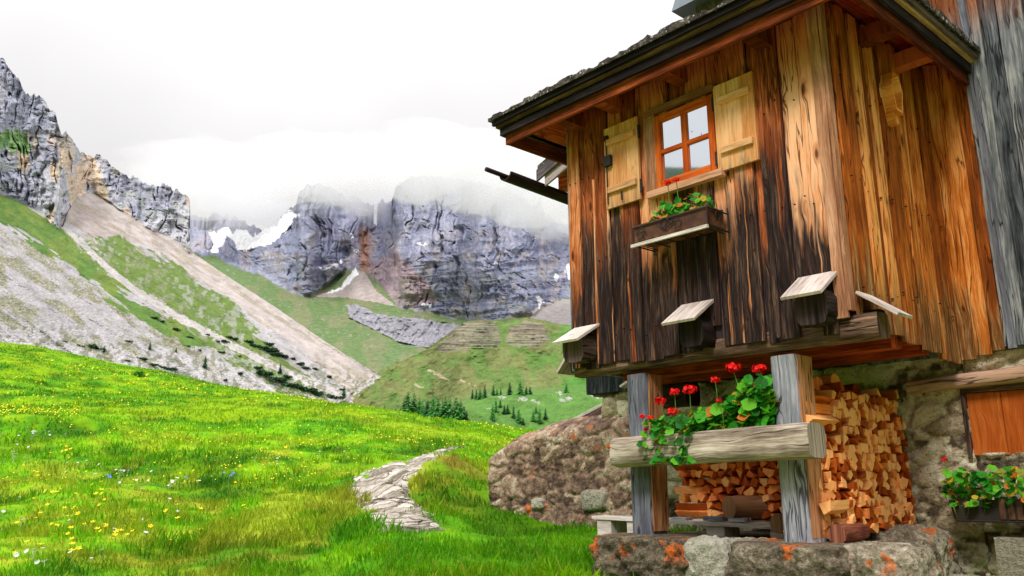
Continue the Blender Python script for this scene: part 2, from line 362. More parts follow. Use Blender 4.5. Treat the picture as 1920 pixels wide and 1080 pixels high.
def mk_stone(name, stops, lichen=0., lz=(0, 1), pidw=.5, fine=24.):
    n = NT(name); c = n.coord(); z = n.sep(c)[2]
    f = n.noise(c, 5., 6., .65); g = n.noise(c, fine, 5., .7); p = n.attr('pid').outputs['Fac']
    k = n.math('ADD', n.math('ADD', n.math('MULTIPLY', f, .45), n.math('MULTIPLY', g, .55)), n.math('MULTIPLY', n.math('SUBTRACT', p, .5), pidw))
    col = n.ramp(n.mr(k, .25, .78), stops)
    pit = n.noise(c, fine * 2.1, 3., .6); col = n.mix(n.mr(pit, .38, .30), col, tuple(x * .35 for x in stops[0][1]))
    if lichen:
        a = n.noise(c, 3.2, 5., .65); m = n.math('MULTIPLY', n.mr(a, .62 - lichen * .1, .68 - lichen * .1), n.mr(z, lz[0], lz[1]))
        m = n.math('MULTIPLY', m, n.mr(g, .36, .5))
        col = n.mix(m, col, n.ramp(g, [(.3, S(190, 76, 20)), (.7, S(226, 124, 50))]))
    n.base(col).rough(.95).bump(n.math('ADD', f, g), 1., .035); return n.m
M['rubble'] = mk_stone('rubble_masonry', [(0., S(88, 76, 60)), (.35, S(160, 144, 116)), (.65, S(198, 180, 148)), (1., S(234, 222, 196))])
M['redrubble'] = mk_stone('red_rubble_masonry', [(0., S(52, 42, 38)), (.3, S(116, 92, 80)), (.55, S(154, 126, 106)), (.75, S(184, 160, 136)), (1., S(220, 210, 194))], .2, (0., .2), .22, 15.)
M['boulder'] = mk_stone('lichened_boulder', [(0., S(60, 50, 40)), (.35, S(124, 112, 92)), (.65, S(172, 160, 138)), (1., S(224, 216, 198))], .5, (.95, 1.1), .2, 30.)
M['white'] = mk_stone('pale_boulder', [(0., S(120, 114, 98)), (.4, S(176, 170, 152)), (1., S(224, 220, 206))], 0, (0, 1), .2, 30.)
M['block'] = mk_stone('concrete_block', [(0., S(120, 112, 96)), (.5, S(164, 154, 136)), (1., S(196, 188, 170))], 0, (0, 1), .1, 40.)
def mk_cover(name, sc, det=.35, bump=.3, bd=1.):
    """Ground cover whose base colour is stored per vertex (what grows or lies there, with haze and hollow shade painted in), broken up by fine noise."""
    n = NT(name); a = n.attr('cover').outputs['Color']; c = n.coord(); f = n.noise(c, sc, 6., .7)
    n.base(n.mix(1., a, n.ramp(f, [(.25, 1 - det * 1.3), (.5, 1.), (.75, 1 + det)]), 'MULTIPLY')).rough(.95).bump(f, bump, bd)
    n.b.inputs['Specular IOR Level'].default_value = .1; return n.m
M['far'] = mk_cover('mountain_ground', .11, .3, .6, 4.)
M['near'] = mk_cover('meadow_ground', 3., .4, .5, .05)
def mk_leafy(name, sub=.0):
    n = NT(name); a = n.attr('tint').outputs['Color']; n.base(a).rough(.55)
    tr = n.t.nodes.new('ShaderNodeBsdfTranslucent'); n.l(a, tr.inputs[0]); ms = n.t.nodes.new('ShaderNodeMixShader'); ms.inputs[0].default_value = .35
    n.l(n.b.outputs[0], ms.inputs[1]); n.l(tr.outputs[0], ms.inputs[2]); n.l(ms.outputs[0], n.o.inputs[0]); return n.m
M['leafy'] = mk_leafy('living_green')
M['petal'] = simple('red_petals', S(232, 16, 14), .6, 0, .2, 60.)
M['yellow'] = simple('yellow_petals', S(250, 214, 20), .6); M['whitep'] = simple('white_petals', S(236, 232, 236), .6); M['blue'] = simple('blue_petals', S(120, 140, 236), .6)
def mk_path():
    n = NT('flagstone'); c = n.coord(); w = n.vm('ADD', c, n.vm('SCALE', n.comb(n.noise(c, 2.3, 3.), n.noise(c, 2.9, 3.), 0.), (0, 0, 0)))
    uv = n.coord('UV'); q = n.vm('MULTIPLY', uv, (1., 2.3, 1.)); q2 = n.vm('ADD', q, n.comb(n.math('MULTIPLY', n.noise(uv, 3., 3.), .5), n.math('MULTIPLY', n.noise(uv, 4., 3.), .5)))
    e = n.vor(q2, 2.1, 'DISTANCE_TO_EDGE'); cid = n.vor(q2, 2.1, 'F1', 'Color'); f = n.noise(n.vm('MULTIPLY', c, (10., 10., 10.)), 1., 6., .7)
    col = n.ramp(n.math('ADD', n.math('MULTIPLY', f, .62), n.math('MULTIPLY', n.sep(cid)[0], .3)), [(.28, S(110, 98, 84)), (.45, S(170, 160, 148)), (.6, S(202, 194, 184)), (.8, S(226, 220, 212))])
    col = n.mix(n.mr(e, .035, .008), col, S(112, 104, 80)); n.base(col).rough(.9).bump(n.math('ADD', f, n.mr(e, 0., .06)), .9, .03); return n.m
M['path'] = mk_path()

# ------------------------------------------------------------------ the meadow (ground)
CREST = [(-400, 600), (-200, 622), (0, 641), (60, 647), (140, 664), (220, 682), (300, 694), (400, 720), (500, 738), (600, 753), (700, 767), (800, 784), (900, 794), (970, 805), (1100, 820), (1300, 842), (1600, 862), (2300, 890)]
_cb, _ct = btan(np.array([p[0] for p in CREST]), np.array([p[1] for p in CREST]))
D0 = 13.
def ground(x, y, bumps=True):
    x, y = np.broadcast_arrays(np.asarray(x, float), np.asarray(y, float)); b = np.arctan2(x, y); d = np.hypot(x, y)
    T = np.interp(b, _cb, _ct); w = sm(np.abs(b), 1.25, .75); sl = .112 * np.cos(b); T = T * w + sl * (1 - w)
    dc = 58 - 30 * sm(b, -.45, .35) + 14 * np.sin(b * 9)
    z0, z1 = sl * D0, EYE + T * dc; h = dc - D0; t = np.clip((d - D0) / h, 0, 1)
    m0 = sl; zc = (2 * t**3 - 3 * t**2 + 1) * z0 + (t**3 - 2 * t**2 + t) * h * m0 + (-2 * t**3 + 3 * t**2) * z1 + (t**3 - t**2) * h * (T * .97)
    e = np.clip(d - dc, 0, 400); zb = z1 + T * e - .006 * e**2 * np.clip(1 - e / 260, .25, 1)
    z = np.where(d < D0, sl * d, np.where(d < dc, zc, zb))
    if bumps:
        a = sm(d, 4, 30); n1 = fbm(x * .16, y * .16, 0, 3, 3) - .5; n2 = fbm(x * .9, y * .9, 0, 3, 8) - .5
        fade = sm(d, dc * 1.05, dc * .75)
        z = z + n1 * (.35 + .5 * a) * fade * sm(d, 5, 12) + n2 * .32 * (.4 + .6 * fade)
        z = z + .42 * np.exp(-(((x + 1.15) / .75) ** 2 + ((y - 12.6) / 1.5) ** 2))
        for (cx, cy, rx, ry, h) in ((-5.6, 17, 2.6, 1.4, .42), (-13, 22, 3., 1.8, .5)): z = z + h * np.exp(-(((x - cx) / rx) ** 2 + ((y - cy) / ry) ** 2))
    return z
def ghit(px, py, dmax=75):
    """Where the line of sight through a pixel meets the meadow."""
    px, py = np.broadcast_arrays(np.asarray(px, float), np.asarray(py, float)); b, t = btan(px, py); d = np.full(px.shape, 4.); done = np.zeros(px.shape, bool); o = d.copy()
    for q in 4 * (dmax / 4) ** np.linspace(0, 1, 500):
        below = (EYE + t * q) <= ground(q * np.sin(b), q * np.cos(b)); o = np.where(below & ~done, q, o); done |= below
    o = np.where(done, o, dmax); x, y = o * np.sin(b), o * np.cos(b); return x, y, ground(x, y), done

def turf(x, y, d):
    """Meadow colours by patch: fresh green, yellow-green, dry straw."""
    p = fbm(x * .33, y * .33, 0, 4, 21); q = fbm(x * 1.5, y * 1.5, 0, 3, 31); r = fbm(x * .11, y * .32, 0, 3, 41); far = sm(d, 12, 32)
    g0, g1, g2, dry = np.array(S(62, 130, 8)), np.array(S(110, 168, 6)), np.array(S(146, 180, 8)), np.array(S(182, 172, 50))
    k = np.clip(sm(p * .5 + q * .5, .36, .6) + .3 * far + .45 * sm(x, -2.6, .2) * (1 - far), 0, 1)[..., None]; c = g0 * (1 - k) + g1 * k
    hq = fbm(x * .9, y * .9, 0, 3, 8)[..., None]; c = c * (1 + np.clip((hq - .5) * 1.5, -.32, .2))   # shade of the mounds put into the grass colour: darker hollows, lighter humps
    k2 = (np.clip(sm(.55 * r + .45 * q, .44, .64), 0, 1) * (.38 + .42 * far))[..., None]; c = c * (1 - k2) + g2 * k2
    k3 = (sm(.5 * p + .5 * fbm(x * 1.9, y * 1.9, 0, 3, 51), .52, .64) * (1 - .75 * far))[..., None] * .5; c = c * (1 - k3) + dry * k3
    bk = (np.exp(-(((x + 1.1) / .8) ** 2 + ((y - 12.4) / 1.4) ** 2)) * sm(q, .3, .6))[..., None] * .8; c = c * (1 - bk) + np.array(S(150, 116, 50)) * bk
    yd = (sm(d, 5.4, 4.6))[..., None]; return c * (1 - yd) + np.array(S(178, 158, 136)) * yd   # unseen gravel yard, added so less green light bounces onto the hut
bb = np.concatenate([np.linspace(-pi, -.72, 40)[:-1], np.linspace(-.72, .72, 420), np.linspace(.72, pi, 40)[1:]])
dd = np.concatenate([[.0, 1.5, 3.], 4. * (95 / 4.) ** np.linspace(0, 1, 300), [110, 140, 190, 260, 330]])
GB, GD = np.meshgrid(bb, dd); GX, GY = GD * np.sin(GB), GD * np.cos(GB)
gv = np.stack([GX, GY, ground(GX, GY) - .02], -1).reshape(-1, 3)
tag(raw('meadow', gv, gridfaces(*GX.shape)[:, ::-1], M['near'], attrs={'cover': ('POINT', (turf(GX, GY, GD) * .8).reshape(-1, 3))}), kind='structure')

# ------------------------------------------------------------------ the stone path
PL = [(700, 996), (690, 975), (668, 945), (655, 917), (668, 892), (712, 873), (775, 857), (835, 842), (860, 838)]
PR = [(830, 994), (806, 972), (785, 948), (768, 925), (774, 895), (796, 873), (818, 858), (852, 843), (872, 838)]
def dense(P, n):
    P = np.array(P, float); s = np.linspace(0, len(P) - 1, n); i = np.clip(s.astype(int), 0, len(P) - 2); t = (s - i)[:, None]
    p0, p1, p2, p3 = P[np.clip(i - 1, 0, None)], P[i], P[i + 1], P[np.clip(i + 2, None, len(P) - 1)]
    return .5 * (2 * p1 + (p2 - p0) * t + (2 * p0 - 5 * p1 + 4 * p2 - p3) * t**2 + (3 * p1 - p0 - 3 * p2 + p3) * t**3)
lx = ghit(*dense(PL, 160).T); rx = ghit(*dense(PR, 160).T)
Lp, Rp = np.stack(lx[:2], 1), np.stack(rx[:2], 1)
jag = (fbm(np.arange(160) * .35, 3., 0, 3, 5)[:, None] - .5) * .35; jag2 = (fbm(np.arange(160) * .35, 8., 0, 3, 6)[:, None] - .5) * .35
wv = (Rp - Lp) / (np.linalg.norm(Rp - Lp, axis=1)[:, None] + 1e-6); Lp, Rp = Lp + wv * jag, Rp + wv * jag2
tt = np.linspace(0, 1, 60)[None, :, None]; PP = Lp[:, None] * (1 - tt) + Rp[:, None] * tt
w1, w2, wid = worley(PP[..., 0] * 2.6, PP[..., 1] * 3.4, 3)
edge = np.minimum(tt[..., 0], 1 - tt[..., 0]); ends = np.minimum(np.arange(160), 30)[:, None] / 3.
PZ = ground(PP[..., 0], PP[..., 1]) + .04 * sm(edge, 0, .12) * sm(ends, 0, 1) - .02 + (wid - .5) * .022 * sm(w2 - w1, .02, .1) - .015 * sm(w2 - w1, .1, 0) + (fbm(PP[..., 0] * 6, PP[..., 1] * 6, 0, 3, 4) - .5) * .02
po = raw('path', np.concatenate([PP, PZ[..., None]], -1).reshape(-1, 3), gridfaces(160, 60), M['path'])
u = po.data.uv_layers.new(name='UVMap'); vi = np.zeros(len(po.data.loops), np.int32); po.data.loops.foreach_get('vertex_index', vi); u.data.foreach_set('uv', PP.reshape(-1, 2)[vi].astype(np.float32).ravel())
tag(po, kind='structure')
PATHP = np.concatenate([Lp, Rp[::-1]])

# ------------------------------------------------------------------ mountains: each a sheet standing at its true distance, foot to skyline, with a back
def layer(name, xs, ytop, ybot, d0, slope, relief, cover, ny, m):
    X, T = np.meshgrid(xs, np.linspace(0, 1, ny)); yt, yb = ytop(xs), ybot(xs); Y = yb + (yt - yb) * T; b, te = btan(X, Y)
    D = np.zeros_like(X); D[0] = d0(xs)
    for i in range(ny - 1):
        s = np.tan(np.radians(slope(X[i], Y[i]))); s = np.maximum(s, te[i + 1] + .04); D[i + 1] = np.minimum(D[i] * (s - te[i]) / (s - te[i + 1]), D[i] + 60)
    yr = np.linspace(Y.min(), Y.max(), 700); G = np.stack([np.interp(yr, Y[::-1, i], D[::-1, i]) for i in range(len(xs))], 1)
    for _ in range(2):
        q = np.pad(G, ((0, 0), (9, 9)), 'edge'); cs = np.cumsum(np.pad(q, ((0, 0), (1, 0))), 1); G = (cs[:, 19:] - cs[:, :-19]) / 19
    D = np.stack([np.interp(Y[:, i], yr, G[:, i]) for i in range(len(xs))], 1)
    DR = D + relief(X, Y, D) * sm(T, 0, .06)
    Z = EYE + DR * te; P = np.stack([DR * np.sin(b), DR * np.cos(b), Z], -1); cov = cover(X, Y, D)
    back = []
    for k, (db, dz) in enumerate(((25, -15), (90, -110), (240, -420))):
        q = D[-1] + db; back.append(np.stack([q * np.sin(b[-1]), q * np.cos(b[-1]), Z[-1] + dz], -1))
    P = np.concatenate([P, np.stack(back)], 0); cov = np.concatenate([cov, np.repeat(cov[-1:], 3, 0)], 0)
    o = raw(name, P.reshape(-1, 3), gridfaces(*P.shape[:2])[:, ::-1], m, attrs={'cover': ('POINT', cov.reshape(-1, 3))})
    return tag(o, kind='structure'), (xs, Y, DR)
def lay(c, k, n): k = np.clip(k, 0, 1)[..., None]; return c * (1 - k) + n * k
def A(*c): return np.array(S(*c))
GRIDS = {}
def at(gname, px, py):
    """World point of a mountain sheet seen at a pixel."""
    xs, Y, D = GRIDS[gname]; i = int(np.argmin(abs(xs - px))); j = int(np.argmin(abs(Y[:, i] - py))); d = D[j, i]; b, t = btan(px, py)
    return np.array([d * sin(b), d * cos(b), EYE + d * t])

# -- the scree slope and the cliff on the left
SKA = [(-400, 60), (-120, 90), (-30, 120), (0, 112), (6, 110), (12, 122), (22, 137), (36, 147), (43, 168), (50, 175), (68, 180), (86, 188), (92, 203), (103, 209), (110, 235), (116, 249), (124, 240), (130, 257), (143, 273), (155, 287), (168, 294), (180, 293), (195, 296), (210, 310), (225, 320), (240, 330), (260, 338), (283, 347), (310, 349), (330, 358), (350, 366), (356, 374), (358, 440), (362, 474), (420, 514), (500, 565), (580, 620), (640, 660), (690, 690), (720, 706), (760, 730)]
BASEA = [(-400, 330), (0, 362), (40, 378), (70, 388), (95, 425), (118, 432), (128, 402), (150, 362), (165, 352), (200, 372), (270, 420), (350, 466), (362, 474), (760, 474)]
xsA = np.linspace(-300, 758, 700)
def topA(x): return np.where(x < 360, np.maximum(itp(x, BASEA), itp(x, SKA)) - 5, itp(x, SKA)) + (fbm(x * .1, 5., 0, 2, 2) - .5) * 2.
def botA(x): return 700 + (np.clip(x, -200, 900)) * .12
def baseA(x, y): return itp(x, BASEA) + (fbm(x * .07, y * .03, 0, 3, 77) - .5) * 8
def slopeA(x, y): return 33.5 + 0 * x
def reliefA(x, y, d):
    s = (x * .55 - y * .84) * .05; gul = fbm(s * 1.6, (x + y) * .004, 0, 4, 29) - .5; peb = fbm(x * .35, y * .5, 0, 3, 37) - .5
    return gul * 5.5 + peb * 1.4
def reliefK(x, y, d):
    wx = x + (fbm(x * .03, y * .02, 0, 3, 63) - .5) * 26; rib = ridged(wx * .024, y * .006 + x * .004, 0, 4, 11) - .5; fin = ridged(wx * .09, y * .035, 0, 3, 19) - .5; blk = fbm(x * .05, y * .12, 0, 4, 23) - .5
    crk = sm(ridged(wx * .055, y * .012 + x * .01, 0, 3, 14), .80, .93); crk2 = sm(ridged((x + y) * .03, (y - x * .4) * .05, 0, 3, 15), .84, .95)
    return -rib * 22 - fin * 6 + blk * 6 + crk * 7 + crk2 * 4
def coverA(x, y, d, cl=0.):
    cl = cl + 0 * x
    n1 = fbm(x * .03, y * .03, 0, 4, 1); n2 = fbm(x * .13, y * .13, 0, 3, 2); st = fbm((x * .55 - y * .84) * .13, (x * .84 + y * .55) * .018, 0, 4, 3); nf = fbm(x * .4, y * .5, 0, 2, 4)
    jx = x + (st - .5) * 60 + (n2 - .5) * 34 + (nf - .5) * 16; jy = y + (n1 - .5) * 30 + (n2 - .5) * 22 + (nf - .5) * 10
    c = A(176, 172, 175) * np.ones(x.shape + (1,)) * (.85 + .3 * nf[..., None])
    c = lay(c, sm(st, .5, .8) * .25, A(150, 144, 140))
    olive = sm(fbm((x * .55 - y * .84) * .05, (x * .84 + y * .55) * .012, 0, 4, 6), .50, .62) * sm(nf, .3, .5); c = lay(c, olive * .75 * sm(x, 470, 350), A(122, 122, 66))
    G2 = [(-300, 320), (0, 352), (60, 385), (118, 425), (165, 470), (235, 545), (330, 605), (420, 655), (360, 650), (240, 585), (150, 520), (60, 452), (0, 405), (-300, 240)]
    G1 = [(165, 430), (215, 440), (300, 480), (380, 530), (470, 605), (560, 690), (640, 745), (540, 745), (430, 670), (330, 592), (240, 530), (182, 490)]
    k1, k2 = inpoly(jx, jy, G1), inpoly(jx, jy, G2)
    c = lay(c, k1 * (.5 + .5 * sm(n2, .35, .55)), A(106, 128, 66)); c = lay(c, k2 * 1., A(98, 128, 64)); c = lay(c, k2 * sm(n1, .5, .6) * .5, A(128, 140, 72))
    SC_ = [(130, 372), (165, 348), (262, 410), (360, 468), (500, 562), (705, 688), (760, 730), (650, 740), (610, 690), (520, 625), (430, 560), (350, 505), (290, 470), (235, 440), (170, 445), (120, 405)]
    ks = inpoly(x + (st - .5) * 26, y + (n2 - .5) * 10, SC_); c = lay(c, ks * 1., A(186, 176, 172)); c = lay(c, ks * sm(n1, .5, .6) * sm(x, 330, 250) * .4, A(156, 140, 136)); c = lay(c, ks * sm(st, .54, .66) * .5, A(146, 136, 110))
    ln = np.abs((y - itp(x, [(100, 405), (165, 468), (240, 535), (330, 592), (420, 640), (520, 690), (640, 742)])) + (n2 - .5) * 9); c = lay(c, (ln < 5 + 4 * n1) & (x > 100), A(188, 182, 180))
    bz = sm(y - (590 + x * .16), 0, 50) * (sm(nf, .52, .6) * .6); c = lay(c, bz, A(206, 202, 200)); c = lay(c, sm(y - (560 + x * .16), 0, 60) * sm(n2, .54, .66) * .6, A(92, 100, 52))
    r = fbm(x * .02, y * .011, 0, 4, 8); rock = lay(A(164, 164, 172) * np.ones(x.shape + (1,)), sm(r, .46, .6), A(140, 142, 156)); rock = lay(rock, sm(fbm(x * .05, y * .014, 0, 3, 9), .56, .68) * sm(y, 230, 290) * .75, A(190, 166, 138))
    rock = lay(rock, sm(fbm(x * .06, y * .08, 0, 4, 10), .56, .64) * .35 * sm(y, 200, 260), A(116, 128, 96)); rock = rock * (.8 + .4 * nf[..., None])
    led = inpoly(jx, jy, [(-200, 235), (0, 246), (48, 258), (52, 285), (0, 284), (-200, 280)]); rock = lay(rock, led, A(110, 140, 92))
    return lay(c * 1.0, cl, rock * 1.36)  # cliff rock brightened in its base colour for a touch of haze
def topK(x): return itp(x, SKA) + (fbm(x * .16, 1., 0, 4, 2) - .5) * 16 * sm(x, 356, 335)
def botK(x): return np.maximum(itp(x, BASEA), itp(x, SKA)) + 7 + (fbm(x * .09, 2., 0, 3, 78) - .5) * 8
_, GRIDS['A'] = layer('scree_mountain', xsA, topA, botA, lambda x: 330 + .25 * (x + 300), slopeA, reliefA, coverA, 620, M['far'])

xsK = np.linspace(-300, 356.5, 560); _bk = botK(xsK); _dk = np.array([np.interp(-yy, -GRIDS['A'][1][:, np.argmin(abs(xsA - xx))], GRIDS['A'][2][:, np.argmin(abs(xsA - xx))]) for xx, yy in zip(xsK, _bk)])
for _ in range(3): _dk = np.convolve(np.pad(_dk, 6, 'edge'), np.ones(13) / 13, 'valid')
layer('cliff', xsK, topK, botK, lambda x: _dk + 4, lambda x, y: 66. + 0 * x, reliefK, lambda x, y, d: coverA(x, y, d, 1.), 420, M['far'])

# -- the massif at the head of the valley
SKB = [(250, 400), (352, 402), (372, 404), (388, 410), (400, 400), (440, 405), (480, 425), (520, 428), (528, 405), (540, 395), (555, 380), (560, 360), (578, 348), (628, 350), (642, 362), (652, 380), (664, 366), (680, 378), (700, 384), (716, 378), (734, 372), (741, 352), (748, 340), (800, 332), (860, 338), (900, 346), (950, 356), (985, 372), (1004, 386), (1012, 372), (1022, 402), (1060, 416), (1110, 424), (1200, 410), (1300, 452), (1420, 430), (1560, 490), (1800, 540)]
xsB = np.linspace(300, 1800, 1180)
def topB(x): return itp(x, SKB) + (fbm(x * .12, 1., 0, 4, 42) - .5) * 18
def botB(x): return 700 + 0 * x
ROCKB = [(300, 380), (360, 476), (400, 480), (440, 500), (500, 524), (545, 551), (590, 555), (650, 508), (668, 500), (700, 520), (742, 572), (760, 580), (800, 586), (850, 598), (920, 600), (1000, 590), (1050, 560), (1100, 560), (1400, 590)]
def rockB(x, y): return itp(x, ROCKB) + (fbm(x * .06, 7., 0, 3, 44) - .5) * 10
SLAB = [(650, 574), (668, 572), (720, 592), (790, 600), (850, 606), (905, 610), (870, 640), (800, 652), (745, 640), (690, 612), (655, 596)]
SNOWG = [(386, 425), (396, 422), (404, 436), (414, 426), (428, 424), (436, 440), (445, 428), (462, 430), (474, 446), (490, 432), (545, 395), (560, 400), (540, 430), (508, 456), (470, 468), (446, 470), (440, 455), (424, 440), (418, 458), (408, 472), (388, 474), (400, 456), (392, 440)]
def slopeB(x, y):
    cone = inpoly(x, y, [(600, 556), (668, 500), (742, 575)]); gl = inpoly(x, y, [(352, 400), (560, 380), (540, 440), (480, 470), (440, 490), (360, 478)])
    return np.where(cone, 36., np.where(gl, 42., np.where(y < rockB(x, y), 63., np.where(inpoly(x, y, SLAB), 50., 24.))))
def reliefB(x, y, d):
    rk = np.maximum(sm(y - rockB(x, y), 3, -8), inpoly(x, y, SLAB) * .5); wx = x + (fbm(x * .02, y * .02, 0, 3, 61) - .5) * 40
    xb = x - (y - 420) * .12 + (fbm(y * .03, 4., 0, 3, 67) - .5) * 22; big = itp(xb, [(300, 60), (390, 90), (440, 40), (510, 20), (548, -10), (556, -45), (600, -60), (632, -42), (652, 40), (676, 75), (712, 85), (736, 62), (742, -30), (800, -80), (880, -55), (960, -5), (1020, 40), (1060, 80), (1300, 130)])
    rib = ridged(wx * .019, y * .004, 0, 5, 51) - .5; bed = fbm(wx * .008, y * .085 + x * .012, 0, 4, 53) - .5; fin = ridged(wx * .085, y * .03, 0, 4, 57) - .5
    lo = sm(y, 430, 500)
    sn = inpoly(x, y, SNOWG)
    return rk * (big * sm(y, 600, 470) + (-rib * 46 * (1 - .5 * lo) - fin * 10 + bed * 16 * (.35 + .65 * lo) + 17 * sm(ridged(wx * .045, y * .010 + x * .006, 0, 3, 64), .80, .93) * (1 - .5 * lo) + 6 * sm(ridged((x * .8 + y) * .022, (y - x * .5) * .05, 0, 3, 65), .84, .95) - 8 * sm(ridged((x - y * .6) * .03, y * .03, 0, 4, 66), .5, .8) * lo) * np.where(sn, .1, 1.)) + (1 - rk) * (fbm(x * .03, y * .05, 0, 4, 59) - .5) * 9 + inpoly(x, y, SLAB) * -16 * (ridged((x + y * .7) * .05, (y - x * .3) * .02, 0, 4, 68) - .5)
def coverB(x, y, d):
    n1 = fbm(x * .03, y * .04, 0, 4, 71); n2 = fbm(x * .14, y * .14, 0, 3, 72); nf = fbm(x * .45, y * .4, 0, 2, 73); jx, jy = x + (n2 - .5) * 16, y + (n1 - .5) * 10 + (n2 - .5) * 9
    rk = sm(y - rockB(x, y), 2, -3); one = np.ones(x.shape + (1,))
    rock = lay(A(158, 160, 180) * one, sm(fbm(x * .04, y * .012, 0, 4, 74), .42, .6), A(138, 142, 166)); rock = lay(rock, sm(fbm(x * .05, y * .05, 0, 4, 75), .54, .66) * sm(y, 400, 470) * .4, A(186, 170, 158))  # far rock lightened and blued: haze put into its base colour
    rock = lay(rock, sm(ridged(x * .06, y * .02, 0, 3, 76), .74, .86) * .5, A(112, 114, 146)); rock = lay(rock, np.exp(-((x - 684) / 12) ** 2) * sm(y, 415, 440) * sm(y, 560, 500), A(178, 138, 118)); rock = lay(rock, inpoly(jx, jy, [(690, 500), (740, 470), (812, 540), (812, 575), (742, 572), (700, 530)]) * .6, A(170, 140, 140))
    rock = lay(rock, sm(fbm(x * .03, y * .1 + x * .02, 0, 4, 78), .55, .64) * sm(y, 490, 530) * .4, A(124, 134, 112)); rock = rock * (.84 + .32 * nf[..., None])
    g = lay(A(112, 136, 88) * one, sm(n1, .45, .6), A(130, 138, 100)); g = lay(g, sm(nf, .7, .78) * sm(n2, .5, .6) * .5, A(176, 172, 166)); c = lay(g, rk, rock)
    c = lay(c, inpoly(jx, jy, SLAB), A(162, 160, 170) * (.75 + .5 * nf[..., None])); c = lay(c, inpoly(x + (n2 - .5) * 4, y + (n2 - .5) * 4, [(588, 556), (640, 540), (672, 508), (684, 510), (705, 545), (745, 575), (700, 566), (650, 558)]), A(182, 170, 166))
    c = lay(c, inpoly(jx, jy, [(975, 594), (1010, 572), (1060, 560), (1120, 560), (1200, 590), (1200, 640), (1060, 612)]), A(176, 168, 166))
    snow = inpoly(x + (n2 - .5) * 9, y + (n2 - .5) * 9, SNOWG) | inpoly(x + (n2 - .5) * 5, y + (n2 - .5) * 5, [(604, 553), (640, 538), (650, 520), (668, 503), (672, 514), (655, 532), (636, 545)]) | inpoly(jx, jy, [(700, 378), (706, 382), (714, 396), (708, 398), (703, 390)])
    for (sx_, sy_, a, b) in ((628, 495, 9, 3), (640, 488, 4, 4), (794, 459, 9, 2.5), (668, 470, 2.5, 5), (658, 440, 2.5, 4), (1012, 567, 4.5, 11), (1043, 522, 5, 7), (1068, 510, 6, 12), (930, 496, 3, 2.5), (802, 574, 10, 3), (610, 500, 12, 2.)): snow |= ((jx - sx_) / a) ** 2 + ((jy - sy_) / b) ** 2 < 1
    return np.where(snow[..., None], np.array([.9, .9, .93]), c * (.86 + .06 * rk[..., None]))
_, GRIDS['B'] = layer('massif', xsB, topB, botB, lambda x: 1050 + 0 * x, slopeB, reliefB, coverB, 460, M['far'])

# -- the green hill with its bands of rock, and the valley floor with the conifers
SKC = [(560, 790), (640, 752), (664, 734), (690, 712), (708, 697), (740, 682), (775, 668), (800, 655), (826, 636), (850, 618), (868, 605), (890, 600), (930, 601), (950, 604), (970, 598), (990, 595), (1012, 600), (1040, 607), (1080, 611), (1130, 614), (1220, 622), (1400, 650), (1600, 690)]
xsC = np.linspace(580, 1560, 560)
def topC(x): return itp(x, SKC) + (fbm(x * .09, 3., 0, 3, 82) - .5) * 4
def botC(x): return 850 + 0 * x
KN = [(800, 792), (860, 758), (900, 742), (960, 737), (1040, 735), (1120, 728), (1300, 720)]
def slopeC(x, y): return np.where(y > itp(x, KN) + 4, 22., np.where(y > itp(x, KN) - 8, 7.5, 31.))
BANDS = [[(812, 655), (838, 632), (862, 607), (905, 601), (932, 606), (938, 640), (936, 652), (880, 654), (830, 660)], [(950, 646), (956, 614), (985, 600), (1014, 604), (1026, 620), (1032, 640), (1010, 648), (975, 650)]]
def reliefC(x, y, d):
    b = np.maximum(inpoly(x, y, BANDS[0]), inpoly(x, y, BANDS[1])); n = fbm(x * .05, y * .06, 0, 4, 83) - .5
    return n * 9 + b * (fbm(x * .03, y * .42, 0, 3, 85) - .5) * 4 - 26 * np.exp(-((x - 895) / 32.) ** 2) * sm(y, 700, 620) - 24 * np.exp(-((x - 992) / 30.) ** 2) * sm(y, 700, 620) + (fbm(x * .2, y * .3, 0, 2, 86) - .5) * 1.4
